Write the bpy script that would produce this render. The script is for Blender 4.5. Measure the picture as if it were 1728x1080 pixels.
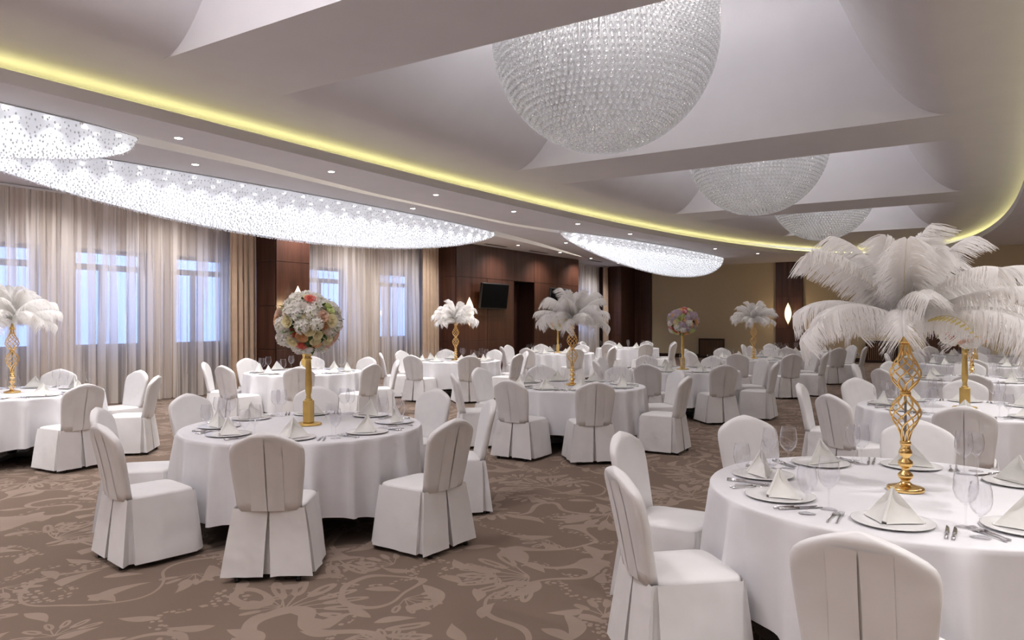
import bpy, math, random
from mathutils import Vector, Matrix
for o in list(bpy.data.objects): bpy.data.objects.remove(o)
S = bpy.context.scene
COL = S.collection
PI = math.pi
rnd = random.Random(7)
# ------------------------------------------------------------------ camera, world, exposure
YAW = math.radians(32.7); EYE = 1.65; FPX = 1234.0
cd = bpy.data.cameras.new('camera'); cam = bpy.data.objects.new('camera', cd); COL.objects.link(cam)
cam.location = (0, 0, EYE); cam.rotation_euler = (PI/2, 0, YAW)
cd.sensor_width = 36.0; cd.lens = 36.0*FPX/1728.0; cd.clip_end = 200; cd.clip_start = 0.05
S.camera = cam
S.view_settings.view_transform = 'Standard'; S.view_settings.look = 'None'
S.view_settings.gamma = 1.0; S.view_settings.use_curve_mapping = False
S.view_settings.exposure = 0.95
S.cycles.use_denoising = True
S.cycles.adaptive_threshold = 0.015; S.cycles.max_bounces = 8; S.cycles.diffuse_bounces = 4; S.cycles.glossy_bounces = 4
S.cycles.transmission_bounces = 6; S.cycles.transparent_max_bounces = 28
S.cycles.sample_clamp_indirect = 4.0; S.cycles.caustics_reflective = False; S.cycles.caustics_refractive = False
wd = bpy.data.worlds.new('dusk_sky'); S.world = wd; wd.use_nodes = True
bg = wd.node_tree.nodes['Background']; bg.inputs[0].default_value = (0.32, 0.47, 0.95, 1); bg.inputs[1].default_value = 1.5

CX, HW, YS, BE = -3.9, 4.4, 12.0, 18.4          # the oval tray: axis, half width, start of the round end, its length
ZS, ZB = 4.03, 4.43                             # low soffit, flat shell of the tray
def light(kind, name, loc, power, color=(1, 1, 1), rad=0.05, spot=None, blend=0.6, rot=(0, 0, 0)):
    l = bpy.data.lights.new(name, kind); l.energy = power; l.color = color
    if kind != 'AREA': l.shadow_soft_size = rad
    if kind == 'SPOT': l.spot_size = spot; l.spot_blend = blend
    o = bpy.data.objects.new(name, l); COL.objects.link(o); o.location = loc; o.rotation_euler = rot
    return o
WARM = (1.0, 0.965, 0.958)
DOMES = [(-3.9, 1.75), (-4.08, 8.55), (-4.0, 15.8), (-3.9, 22.7)]  # first spot has no dome, only an unseen lamp added for the foreground
P_DOME, P_DOWN, P_LENS = 160, 126, 5.5
for x, y in DOMES:
    light('POINT', 'dome_lamp', (x, y, 6.35), P_DOME, WARM, 0.25)
DOWN = [(-10.14, 6.81), (-8.79, 8.32), (-8.74, 10.93), (-8.64, 13.53), (-8.42, 16.14), (-8.19, 18.81), (-7.5, 24.27), (-6.75, 26.83),
        (-10.22, 12.0), (-12.43, 19.72), (-12.49, 22.59), (-12.69, 25.41), (-10.8, 19.91), (-1.08, 29.92),
        (-8.85, 5.7), (-8.85, 3.1), (-12.9, 4.4), (-12.9, 6.6), (-12.9, 8.8), (-12.9, 11.6), (-12.9, 14.0), (-12.7, 16.4), (-10.2, 1.6), (-12.6, 1.6), (-8.9, 0.4), (-12.8, 28.2)]  # extra downlights added as fill, the window-side row for the sheer curtains
DOWN += [(1.5, y) for y in (0.4, 3.1, 5.7, 8.3, 10.9, 13.5, 16.1)]
DOWN += [(3.6, 3.0), (3.6, 8.0), (3.6, 13.0), (3.6, 18.0), (3.6, 22.5), (2.2, 26.2), (5.0, 26.2), (-8.85, -2.4), (1.05, -2.4), (-6.5, -2.6), (-3.9, -2.2), (-1.3, -2.2), (-5.2, -4.6), (-2.6, -4.6), (3.2, -1.0), (-11.0, -2.4), (-6.2, -1.3), (-1.6, -1.3)]  # unseen downlights added as fill for the back wall and camera-facing sides

# ------------------------------------------------------------------ mesh helpers
class MB:
    def __init__(s): s.v = []; s.f = []; s.m = []
    def add(s, vs, fs, mi=0):
        b = len(s.v); s.v += [tuple(p) for p in vs]; s.f += [tuple(b+i for i in q) for q in fs]; s.m += [mi]*len(fs); return s
    def box(s, x0, x1, y0, y1, z0, z1, mi=0):
        return s.add([(x0,y0,z0),(x1,y0,z0),(x1,y1,z0),(x0,y1,z0),(x0,y0,z1),(x1,y0,z1),(x1,y1,z1),(x0,y1,z1)],
                     [(3,2,1,0),(4,5,6,7),(0,1,5,4),(1,2,6,5),(2,3,7,6),(3,0,4,7)], mi)
    def bbox(s, x0, x1, y0, y1, z0, z1, b=0.004):
        vs = []; ax = [(x0,x1),(y0,y1),(z0,z1)]
        for sz in (0,1):
            for sy in (0,1):
                for sx in (0,1):
                    c = [ax[0][sx], ax[1][sy], ax[2][sz]]; d = [b if q == 0 else -b for q in (sx,sy,sz)]
                    for k in range(3):
                        p = [c[i]+(d[i] if i != k else 0) for i in range(3)]; vs.append(p)
        # corner i (bits x,y,z) vertex k = on the face normal to axis k
        I = lambda sx,sy,sz,k: 3*(sz*4+sy*2+sx)+k
        fs = []
        for k in range(3):
            a, c = (k+1)%3, (k+2)%3
            for sd in (0,1):
                q = []
                for (u,w) in ((0,0),(1,0),(1,1),(0,1)):
                    t=[0,0,0]; t[k]=sd; t[a]=u; t[c]=w; q.append(I(*t,k))
                fs.append(tuple(q if sd else q[::-1]))
            for u in (0,1):
                for w in (0,1):
                    t0=[0,0,0]; t0[k]=0; t0[a]=u; t0[c]=w; t1=list(t0); t1[k]=1
                    fs.append((I(*t0,a),I(*t1,a),I(*t1,c),I(*t0,c)))
        for sx in (0,1):
            for sy in (0,1):
                for sz in (0,1): fs.append((I(sx,sy,sz,0),I(sx,sy,sz,1),I(sx,sy,sz,2)))
        return s.add(vs, fs)
    def grid(s, fn, nu, nv, cu=False, cv=False, mi=0):
        vs = [fn(i/(nu if cu else nu-1), j/(nv if cv else nv-1)) for j in range(nv) for i in range(nu)]
        fs = []
        for j in range(nv if cv else nv-1):
            for i in range(nu if cu else nu-1):
                i2, j2 = (i+1) % nu, (j+1) % nv
                fs.append((j*nu+i, j*nu+i2, j2*nu+i2, j2*nu+i))
        return s.add(vs, fs, mi)
    def lathe(s, prof, n=16, c=(0,0,0), cap=True, mi=0):
        vs = [(c[0]+r*math.cos(2*PI*i/n), c[1]+r*math.sin(2*PI*i/n), c[2]+z) for r, z in prof for i in range(n)]
        fs = [(j*n+i, j*n+(i+1) % n, (j+1)*n+(i+1) % n, (j+1)*n+i) for j in range(len(prof)-1) for i in range(n)]
        if cap:
            if prof[0][0] > 1e-5: fs.append(tuple(range(n))[::-1])
            if prof[-1][0] > 1e-5: fs.append(tuple((len(prof)-1)*n+i for i in range(n)))
        return s.add(vs, fs, mi)
    def tube(s, pts, rad, n=6, mi=0, closed=False):
        pts = [Vector(p) for p in pts]; R = rad if callable(rad) else (lambda t: rad)
        vs = []; up = Vector((0, 0, 1)); m = len(pts)
        for k, p in enumerate(pts):
            t = (pts[min(k+1, m-1)]-pts[max(k-1, 0)]).normalized()
            a = t.cross(up)
            if a.length < 1e-3: a = t.cross(Vector((1, 0, 0)))
            a.normalize(); b = a.cross(t); r = R(k/(m-1))
            vs += [p+(a*math.cos(2*PI*i/n)+b*math.sin(2*PI*i/n))*r for i in range(n)]
        fs = [(j*n+i, j*n+(i+1) % n, (j+1)*n+(i+1) % n, (j+1)*n+i) for j in range(m-1) for i in range(n)]
        fs += [tuple(range(n))[::-1], tuple((m-1)*n+i for i in range(n))]
        return s.add(vs, fs, mi)
    def mesh(s, name, mats, smooth=True, angle=None):
        me = bpy.data.meshes.new(name); me.from_pydata(s.v, [], s.f)
        for m in (mats if isinstance(mats, (list, tuple)) else [mats]): me.materials.append(m)
        if any(s.m): me.polygons.foreach_set('material_index', s.m)
        me.polygons.foreach_set('use_smooth', [bool(smooth)]*len(s.f)); me.update()
        if smooth and angle:
            try: me.set_sharp_from_angle(angle=math.radians(angle))
            except Exception: pass
        return me
def obj(name, me, parent=None, loc=(0,0,0), rot=None, scale=None, **kw):
    o = bpy.data.objects.new(name, me); COL.objects.link(o); o.location = loc
    if rot is not None: o.rotation_euler = rot
    if scale is not None: o.scale = scale if isinstance(scale, (tuple, list)) else (scale,)*3
    if parent: o.parent = parent
    for k, v in kw.items(): o[k] = v
    return o
def thing(name, label, cat, loc=(0,0,0), rz=0, group=None, me=None):
    o = obj(name, me, None, loc, (0, 0, rz), label=label, category=cat)
    if group: o['group'] = group
    return o
def struct(name, me, parent=None, **kw):
    o = obj(name, me, parent, **kw)
    if not parent: o['kind'] = 'structure'
    return o
SN, CS = math.sin(YAW), math.cos(YAW)
def proj(x, y, z):
    D = -SN*x+CS*y; l = CS*x+SN*y
    if D < 0.15: return None
    return 864+FPX*l/D, 540-FPX*(z-EYE)/D, D
def seen(pts, mx=30):
    for p in pts:
        q = proj(*p)
        if q and -mx < q[0] < 1728+mx and -mx < q[1] < 1080+mx: return True
    return False

# ------------------------------------------------------------------ materials
class Nd:
    """tiny shader-maths helper: wraps a socket"""
    def __init__(s, t, so): s.t = t; s.so = so
    def op(s, o, b=None, c=None):
        n = s.t.nodes.new('ShaderNodeMath'); n.operation = o
        for i, v in enumerate((s, b, c)):
            if v is None: continue
            if isinstance(v, Nd): s.t.links.new(v.so, n.inputs[i])
            else: n.inputs[i].default_value = v
        return Nd(s.t, n.outputs[0])
    __add__ = lambda s, b: s.op('ADD', b)
    __sub__ = lambda s, b: s.op('SUBTRACT', b)
    __mul__ = lambda s, b: s.op('MULTIPLY', b)
    __truediv__ = lambda s, b: s.op('DIVIDE', b)
    def lt(s, b): return s.op('LESS_THAN', b)
    def gt(s, b): return s.op('GREATER_THAN', b)
    def abs(s): return s.op('ABSOLUTE')
    def max(s, b): return s.op('MAXIMUM', b)
    def min(s, b): return s.op('MINIMUM', b)
def newmat(name):
    m = bpy.data.materials.new(name); m.use_nodes = True
    t = m.node_tree; p = t.nodes['Principled BSDF']; return m, t, p
def pbr(name, col, rough=0.6, metal=0.0, spec=0.5, sheen=0, **kw):
    m, t, p = newmat(name)
    p.inputs['Base Color'].default_value = (*col, 1); p.inputs['Roughness'].default_value = rough
    p.inputs['Metallic'].default_value = metal; p.inputs['Specular IOR Level'].default_value = spec
    if sheen: p.inputs['Sheen Weight'].default_value = sheen
    for k, v in kw.items(): p.inputs[k.replace('_', ' ')].default_value = v
    return m
def tex_noise(t, scale, vec=None, detail=3, dim='3D'):
    n = t.nodes.new('ShaderNodeTexNoise'); n.noise_dimensions = dim
    n.inputs['Scale'].default_value = scale; n.inputs['Detail'].default_value = detail
    if vec: t.links.new(vec, n.inputs['Vector'])
    return n
def varied(name, c0, c1, scale, rough=0.6, stretch=(1,1,1), bump=0.0, spec=0.5, metal=0, detail=4, **kw):
    m = pbr(name, c0, rough, metal, spec, **kw); t = m.node_tree; p = t.nodes['Principled BSDF']
    tc = t.nodes.new('ShaderNodeTexCoord'); mp = t.nodes.new('ShaderNodeMapping'); mp.inputs['Scale'].default_value = stretch
    t.links.new(tc.outputs['Object'], mp.inputs['Vector'])
    n = tex_noise(t, scale, mp.outputs[0], detail); r = t.nodes.new('ShaderNodeValToRGB')
    r.color_ramp.elements[0].position = 0.3; r.color_ramp.elements[1].position = 0.7
    r.color_ramp.elements[0].color = (*c0, 1); r.color_ramp.elements[1].color = (*c1, 1)
    t.links.new(n.outputs['Fac'], r.inputs[0]); t.links.new(r.outputs[0], p.inputs['Base Color'])
    if bump:
        b = t.nodes.new('ShaderNodeBump'); b.inputs['Strength'].default_value = bump; b.inputs['Distance'].default_value = 0.03
        t.links.new(n.outputs['Fac'], b.inputs['Height']); t.links.new(b.outputs[0], p.inputs['Normal'])
    return m
def emit(name, col, st):
    m, t, p = newmat(name); p.inputs['Base Color'].default_value = (0.8, 0.8, 0.8, 1)
    p.inputs['Emission Color'].default_value = (*col, 1); p.inputs['Emission Strength'].default_value = st
    return m
def mixed(name, parts):
    """weighted mix of simple closures: [(weight, kind, colour, roughness)]"""
    m, t, p = newmat(name); t.nodes.remove(p); out = t.nodes['Material Output']
    cur = None; tot = 0
    for w, kind, col, ro in parts:
        n = t.nodes.new({'T': 'ShaderNodeBsdfTransparent', 'D': 'ShaderNodeBsdfDiffuse', 'L': 'ShaderNodeBsdfTranslucent', 'G': 'ShaderNodeBsdfGlossy', 'E': 'ShaderNodeEmission'}[kind])
        n.inputs['Color'].default_value = (*col, 1)
        if kind == 'G': n.inputs['Roughness'].default_value = ro
        if kind == 'E': n.inputs['Strength'].default_value = ro
        tot += w
        if cur is None: cur = n
        else:
            x = t.nodes.new('ShaderNodeMixShader'); x.inputs[0].default_value = w/tot
            t.links.new(cur.outputs[0], x.inputs[1]); t.links.new(n.outputs[0], x.inputs[2]); cur = x
    t.links.new(cur.outputs[0], out.inputs['Surface'])
    return m
def thin_glass(name, tint=(0.97, 0.97, 0.98), ro=0.02, base=0.03, edge=0.75, power=0.35, extra=None, ex=3.0):
    m, t, p = newmat(name); t.nodes.remove(p); out = t.nodes['Material Output']
    a = t.nodes.new('ShaderNodeBsdfTransparent'); a.inputs[0].default_value = (*tint, 1)
    g = t.nodes.new('ShaderNodeBsdfGlossy'); g.inputs['Roughness'].default_value = ro; g.inputs['Color'].default_value = (0.95, 0.95, 0.97, 1)
    lw = t.nodes.new('ShaderNodeLayerWeight'); lw.inputs['Blend'].default_value = power
    f = Nd(t, lw.outputs['Facing']).op('POWER', ex)*edge+base
    x = t.nodes.new('ShaderNodeMixShader'); t.links.new(f.so, x.inputs[0]); t.links.new(a.outputs[0], x.inputs[1]); t.links.new(g.outputs[0], x.inputs[2])
    cur = x
    if extra:
        w, col = extra; d = t.nodes.new('ShaderNodeBsdfTranslucent'); d.inputs[0].default_value = (*col, 1)
        d2 = t.nodes.new('ShaderNodeBsdfDiffuse'); d2.inputs[0].default_value = (*col, 1)
        ad = t.nodes.new('ShaderNodeMixShader'); ad.inputs[0].default_value = 0.5
        t.links.new(d.outputs[0], ad.inputs[1]); t.links.new(d2.outputs[0], ad.inputs[2])
        y = t.nodes.new('ShaderNodeMixShader'); y.inputs[0].default_value = w
        t.links.new(x.outputs[0], y.inputs[1]); t.links.new(ad.outputs[0], y.inputs[2]); cur = y
    t.links.new(cur.outputs[0], out.inputs['Surface'])
    return m
def sheer_mat():
    m, t, p = newmat('sheer_voile'); t.nodes.remove(p); out = t.nodes['Material Output']
    d = t.nodes.new('ShaderNodeBsdfDiffuse'); d.inputs[0].default_value = (0.90, 0.82, 0.735, 1)
    l = t.nodes.new('ShaderNodeBsdfTranslucent'); l.inputs[0].default_value = (0.90, 0.88, 0.88, 1)
    tr = t.nodes.new('ShaderNodeBsdfTransparent')
    tc = t.nodes.new('ShaderNodeTexCoord'); mp = t.nodes.new('ShaderNodeMapping'); mp.inputs['Scale'].default_value = (0, 1, 0.02)
    t.links.new(tc.outputs['Object'], mp.inputs[0]); n = tex_noise(t, 8, mp.outputs[0], 2)
    f = ((Nd(t, n.outputs['Fac'])-0.5)*5.0+0.33).max(0.10).min(0.52)
    a = t.nodes.new('ShaderNodeMixShader'); a.inputs[0].default_value = 0.42; t.links.new(d.outputs[0], a.inputs[1]); t.links.new(l.outputs[0], a.inputs[2])
    b = t.nodes.new('ShaderNodeMixShader'); t.links.new(f.so, b.inputs[0]); t.links.new(a.outputs[0], b.inputs[1]); t.links.new(tr.outputs[0], b.inputs[2])
    t.links.new(b.outputs[0], out.inputs['Surface']); return m
def crystal(name):
    m, t, p = newmat(name); t.nodes.remove(p); out = t.nodes['Material Output']
    g = t.nodes.new('ShaderNodeBsdfGlass'); g.inputs['IOR'].default_value = 1.52; g.inputs['Roughness'].default_value = 0.03; g.inputs['Color'].default_value = (1, 1, 1, 1)
    a = t.nodes.new('ShaderNodeBsdfTranslucent'); a.inputs[0].default_value = (0.95, 0.96, 1, 1)
    b = t.nodes.new('ShaderNodeBsdfTransparent')
    x = t.nodes.new('ShaderNodeMixShader'); x.inputs[0].default_value = 0.2; t.links.new(g.outputs[0], x.inputs[1]); t.links.new(a.outputs[0], x.inputs[2])
    y = t.nodes.new('ShaderNodeMixShader'); y.inputs[0].default_value = 0.25; t.links.new(x.outputs[0], y.inputs[1]); t.links.new(b.outputs[0], y.inputs[2])
    t.links.new(y.outputs[0], out.inputs['Surface']); return m
def carpet_mat():
    m, t, p = newmat('carpet_floral'); p.inputs['Roughness'].default_value = 0.95; p.inputs['Specular IOR Level'].default_value = 0.1
    L = t.links.new
    geo = t.nodes.new('ShaderNodeNewGeometry')
    wob = tex_noise(t, 1.1, geo.outputs['Position'], 2)
    vs = t.nodes.new('ShaderNodeVectorMath'); vs.operation = 'SUBTRACT'; vs.inputs[1].default_value = (0.5, 0.5, 0.5); L(wob.outputs['Color'], vs.inputs[0])
    vm = t.nodes.new('ShaderNodeVectorMath'); vm.operation = 'MULTIPLY_ADD'; vm.inputs[1].default_value = (0.2, 0.2, 0.0); L(vs.outputs[0], vm.inputs[0]); L(geo.outputs['Position'], vm.inputs[2])
    P = vm.outputs[0]
    def cell(scale, randomness, off):
        ad = t.nodes.new('ShaderNodeVectorMath'); ad.operation = 'ADD'; ad.inputs[1].default_value = off; L(P, ad.inputs[0])
        v = t.nodes.new('ShaderNodeTexVoronoi'); v.voronoi_dimensions = '2D'; v.inputs['Scale'].default_value = scale; v.inputs['Randomness'].default_value = randomness
        L(ad.outputs[0], v.inputs['Vector'])
        d = t.nodes.new('ShaderNodeVectorMath'); d.operation = 'SUBTRACT'; L(ad.outputs[0], d.inputs[0]); L(v.outputs['Position'], d.inputs[1])
        sp = t.nodes.new('ShaderNodeSeparateXYZ'); L(d.outputs[0], sp.inputs[0])
        cs = t.nodes.new('ShaderNodeSeparateColor'); L(v.outputs['Color'], cs.inputs[0])
        return Nd(t, sp.outputs[0]), Nd(t, sp.outputs[1]), Nd(t, cs.outputs[0]), Nd(t, cs.outputs[1]), Nd(t, v.outputs['Distance'])
    def fan(scale, off, n, R, bulb, half, stem):
        x, y, c, c2, d = cell(scale, 0.7, off)
        r = (x*x+y*y).op('SQRT'); th = y.op('ARCTAN2', x)+c*6.28
        th = th.op('WRAP', PI, -PI)
        dt = (th*(n/(2*PI))).op('FRACT')-0.5
        dist = (dt*(2*PI/n)).op('SINE').abs()*r
        u = (r-R)/bulb
        w = (u*u*-1.0+1.0).max(0.0).op('SQRT')*half+stem
        inner = (r-R*1.02)/(bulb*0.55)
        w2 = (inner*inner*-1.0+1.0).max(0.0).op('SQRT')*half*0.32
        return dist.lt(w)*r.lt(R+bulb)*th.abs().lt(1.5)*(dist.gt(w2).max(c2.gt(0.6)))
    def leaf(scale, off, a, b, keep):
        x, y, c, c2, d = cell(scale, 0.9, off)
        co, si = (c*6.28).op('COSINE'), (c*6.28).op('SINE')
        u = x*co+y*si; v = y*co-x*si
        v = v+u*u*1.6
        q = u/a
        w = (q*q*-1.0+1.0).max(0.0)*b*(q*-0.45+1.0)
        return v.abs().lt(w)*c2.lt(keep)
    nz = tex_noise(t, 0.9, P, 1); nz2 = tex_noise(t, 1.3, geo.outputs['Position'], 1)
    vine = (Nd(t, nz.outputs['Fac'])-0.5).abs().lt(0.007)
    band = (Nd(t, nz2.outputs['Fac'])-0.52).abs().lt(0.016)
    _, _, _, _, dd = cell(21, 0.8, (3, 1, 0))
    dots = dd.lt(0.33)*band
    burst = fan(0.8, (0.3, 0.2, 0), 17, 0.34, 0.13, 0.033, 0.006)
    burst2 = fan(1.35, (5.1, 2.7, 0), 13, 0.17, 0.06, 0.02, 0.004)
    lf = leaf(2.1, (1.7, 8.2, 0), 0.2, 0.05, 0.6).max(leaf(3.1, (4.4, 3.2, 0), 0.12, 0.04, 0.6))
    mask = vine.max(dots).max(burst).max(burst2).max(lf)
    fine = tex_noise(t, 260, geo.outputs['Position'], 2); big = tex_noise(t, 3.0, geo.outputs['Position'], 3)
    mask = mask*(Nd(t, fine.outputs['Fac'])*0.5+0.6)*(Nd(t, big.outputs['Fac'])*0.8+0.5)
    mx = t.nodes.new('ShaderNodeMix'); mx.data_type = 'RGBA'
    L(mask.min(1.0).so, mx.inputs[0]); mx.inputs[6].default_value = (0.175, 0.127, 0.098, 1); mx.inputs[7].default_value = (0.305, 0.235, 0.19, 1)
    L(mx.outputs[2], p.inputs['Base Color'])
    b = t.nodes.new('ShaderNodeBump'); b.inputs['Strength'].default_value = 0.35; b.inputs['Distance'].default_value = 0.006
    L(fine.outputs['Fac'], b.inputs['Height']); L(b.outputs[0], p.inputs['Normal'])
    return m
def wood_mat(name, c0, c1, c2):
    m, t, p = newmat(name); p.inputs['Roughness'].default_value = 0.33; p.inputs['Specular IOR Level'].default_value = 0.45
    L = t.links.new; tc = t.nodes.new('ShaderNodeTexCoord')
    mp = t.nodes.new('ShaderNodeMapping'); mp.inputs['Scale'].default_value = (6, 6, 0.35); L(tc.outputs['Object'], mp.inputs[0])
    n = tex_noise(t, 1.6, mp.outputs[0], 5); n2 = tex_noise(t, 14, mp.outputs[0], 3)
    r = t.nodes.new('ShaderNodeValToRGB'); e = r.color_ramp.elements
    e[0].position = 0.3; e[0].color = (*c0, 1); e[1].position = 0.72; e[1].color = (*c2, 1); k = e.new(0.5); k.color = (*c1, 1)
    L((Nd(t, n.outputs['Fac'])*0.75+Nd(t, n2.outputs['Fac'])*0.25).so, r.inputs[0]); L(r.outputs[0], p.inputs['Base Color'])
    return m
M = {}
M['ceiling'] = varied('ceiling_paint', (0.715, 0.70, 0.735), (0.74, 0.725, 0.76), 2.0, 0.85, spec=0.2)
M['olive'] = varied('olive_wallcovering', (0.60, 0.505, 0.335), (0.64, 0.54, 0.365), 60, 0.8, stretch=(1, 1, 0.1), spec=0.2)
M['wallcream'] = varied('cream_plaster', (0.62, 0.50, 0.385), (0.66, 0.54, 0.42), 3, 0.85, spec=0.2)
M['sillgrey'] = varied('grey_panel', (0.10, 0.09, 0.105), (0.13, 0.115, 0.13), 3, 0.7)
M['frame'] = pbr('grey_window_frame', (0.15, 0.16, 0.22), 0.5)
M['carpet'] = carpet_mat()
M['wood'] = wood_mat('mahogany_veneer', (0.036, 0.0135, 0.0085), (0.066, 0.026, 0.016), (0.105, 0.044, 0.027))
M['wooddark'] = wood_mat('dark_wood_trim', (0.02, 0.008, 0.006), (0.03, 0.012, 0.008), (0.045, 0.018, 0.011))
M['slatwood'] = wood_mat('slat_wood', (0.15, 0.085, 0.05), (0.21, 0.12, 0.07), (0.27, 0.15, 0.09))
M['cloth'] = varied('tablecloth_damask', (0.80, 0.79, 0.81), (0.83, 0.82, 0.84), 9, 0.75, spec=0.25, sheen=0.15)
M['chair'] = varied('chair_cover_fabric', (0.80, 0.785, 0.78), (0.84, 0.825, 0.82), 4.5, 0.55, spec=0.3, sheen=0.2, bump=0.6, detail=2)
M['napkin'] = varied('napkin_linen', (0.82, 0.81, 0.77), (0.86, 0.85, 0.81), 20, 0.8, spec=0.2)
M['china'] = pbr('white_china', (0.86, 0.855, 0.85), 0.2)
M['steel'] = pbr('cutlery_steel', (0.62, 0.61, 0.62), 0.18, 1.0)
M['greymetal'] = pbr('grey_leg_metal', (0.25, 0.25, 0.26), 0.4, 0.8)
M['black'] = pbr('black_rubber', (0.01, 0.01, 0.01), 0.6)
M['screen'] = pbr('black_glass_screen', (0.003, 0.003, 0.0035), 0.4, spec=0.05)
M['gold'] = varied('polished_gold', (0.86, 0.56, 0.20), (0.93, 0.65, 0.27), 12, 0.16, metal=1.0)
M['satingold'] = varied('satin_gold_paint', (0.62, 0.42, 0.13), (0.72, 0.50, 0.17), 15, 0.38, metal=0.75)
M['glass'] = thin_glass('wine_glass', (0.984, 0.984, 0.99), 0.015, 0.035, 1.0, 0.5, ex=3.8)
M['pane'] = thin_glass('window_glass', (0.9, 0.95, 1.0), base=0.05, edge=0.5)
M['feather'] = mixed('ostrich_feather', [(0.52, 'D', (0.96, 0.945, 0.93), 0), (0.48, 'L', (0.97, 0.955, 0.94), 0)])
M['quill'] = pbr('feather_quill', (0.78, 0.70, 0.52), 0.5)
M['sheer'] = sheer_mat()
M['drape'] = varied('beige_drape', (0.56, 0.41, 0.29), (0.63, 0.47, 0.34), 6, 0.75, spec=0.2, sheen=0.3)
M['bead'] = crystal('crystal_drop')
M['thread'] = pbr('steel_thread', (0.5, 0.5, 0.5), 0.3, 0.6)
M['veil'] = mixed('crystal_curtain', [(0.35, 'D', (0.93, 0.94, 0.97), 0), (0.50, 'L', (0.95, 0.96, 1.0), 0), (0.10, 'T', (1, 1, 1), 0), (0.09, 'E', (0.9, 0.94, 1.0), 0.9)])  # small emission share adds glow to strands that only catch lamp light
M['spark'] = mixed('crystal_bead', [(0.40, 'D', (0.95, 0.96, 1.0), 0), (0.50, 'L', (0.97, 0.98, 1.0), 0), (0.10, 'G', (1, 1, 1), 0.12)])
M['lens'] = emit('lamp_lens', (1.0, 0.97, 0.92), 14)
M['lamp'] = emit('chandelier_lamp', (1.0, 0.99, 0.97), 4)
M['led'] = emit('cove_led', (1.0, 0.93, 0.36), 3.6)
M['ledpale'] = emit('slot_led', (1.0, 0.92, 0.70), 2.5)
M['white'] = pbr('white_trim', (0.75, 0.74, 0.73), 0.5)
M['sconce'] = emit('sconce_crystal', (1.0, 0.74, 0.45), 0.75)
M['leaf'] = varied('leaf_green', (0.05, 0.13, 0.03), (0.12, 0.22, 0.06), 30, 0.5)
M['fern'] = pbr('gilded_fern', (0.60, 0.48, 0.16), 0.4, 0.4)
FL = {'white': (0.86, 0.84, 0.80), 'cream': (0.86, 0.80, 0.56), 'lime': (0.66, 0.72, 0.36), 'blush': (0.86, 0.66, 0.55), 'peach': (0.87, 0.60, 0.36),
      'coral': (0.78, 0.27, 0.22), 'lilac': (0.66, 0.55, 0.63), 'pink': (0.82, 0.46, 0.46)}
for k, c in FL.items():
    M['fl_'+k] = mixed('petal_'+k, [(0.62, 'D', tuple(min(1, q*1.08) for q in c), 0), (0.38, 'L', tuple(min(1, q*1.1) for q in c), 0)])

# ------------------------------------------------------------------ room shell
XW, XR, YB, YN, Y2, X2 = -14.65, 6.9, 31.4, -6.0, 28.1, -0.35
struct('floor', MB().add([(XW-1, YN-0.2, 0), (XR+0.3, YN-0.2, 0), (XR+0.3, YB+0.3, 0), (XW-1, YB+0.3, 0)], [(0,1,2,3)]).mesh('floor', M['carpet'], False))
def stad(y, off=0.0):
    a, b = HW+off, BE+off
    if y <= YS: return a
    q = 1-((y-YS)/b)**2.4
    return a*math.sqrt(q) if q > 0 else 0.0
def ccx(y): return -3.86+0.75*max(0.0, (y-10)/20)**1.3
# soffit with the oval opening and two tapering slots
def lerp_pl(pl, y):
    if y <= pl[0][0]: return pl[0][1]
    for (y0, v0), (y1, v1) in zip(pl, pl[1:]):
        if y <= y1: return v0+(v1-v0)*(y-y0)/(y1-y0)
    return pl[-1][1]
SL1c = [(16.2, -11.2), (19.2, -11.62), (25.6, -12.85)]; SL1w = [(16.2, 0.55), (19, 0.42), (25.6, 0.02)]
SL2c = [(4.7, -9.32), (7.2, -9.42), (10.3, -9.72), (15.2, -9.85), (17.6, -9.55)]; SL2w = [(4.7, 0.5), (8, 0.3), (12, 0.16), (15.2, 0.24), (17.6, 0.4)]
def slot(cl, wl, y):
    if y < cl[0][0] or y > cl[-1][0]: return None
    c, w = lerp_pl(cl, y), lerp_pl(wl, y); return c-w/2, c+w/2
ys = sorted(set([YN-0.1+0.45*i for i in range(84)]+[4.7, 16.2, 17.6, 25.6, 30.4]+[30.4-0.02*i*i for i in range(1, 12)]))
ys = [y for y in ys if y < YB+0.1]+[YB+0.1]
sof = MB(); srec = MB(); H1 = 0.17
for y0, y1 in zip(ys, ys[1:]):
    def row(y, ym):
        r = [(XW-0.2, None)]
        a = [XW-0.2]
        for cl, wl in ((SL1c, SL1w), (SL2c, SL2w)):
            if cl[0][0]-1e-6 <= ym <= cl[-1][0]+1e-6:
                yy = min(max(y, cl[0][0]), cl[-1][0]); a += list(slot(cl, wl, yy))
            else: a += [None, None]
        h = stad(y)
        return a+[ccx(y)-h, ccx(y)+h, XR+0.3]
    ym = (y0+y1)/2; A, B = row(y0, ym), row(y1, ym)
    def quad(mb, i, j, z):
        mb.add([(A[i], y0, z), (A[j], y0, z), (B[j], y1, z), (B[i], y1, z)], [(3,2,1,0)])
    def vert(mb, i, z0, z1, flip):
        q = [(A[i], y0, z0), (B[i], y1, z0), (B[i], y1, z1), (A[i], y0, z1)]
        mb.add(q, [(0,1,2,3) if flip else (3,2,1,0)])
    cur = 0
    for i in (1, 3):
        if A[i] is not None:
            quad(sof, cur, i, ZS); quad(srec, i, i+1, ZS+H1); vert(srec, i, ZS, ZS+H1, True); vert(srec, i+1, ZS, ZS+H1, False); cur = i+1
    if A[6]-A[5] > 2e-3 or B[6]-B[5] > 2e-3:
        quad(sof, cur, 5, ZS); quad(sof, 6, 7, ZS)
    else: quad(sof, cur, 7, ZS)
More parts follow.
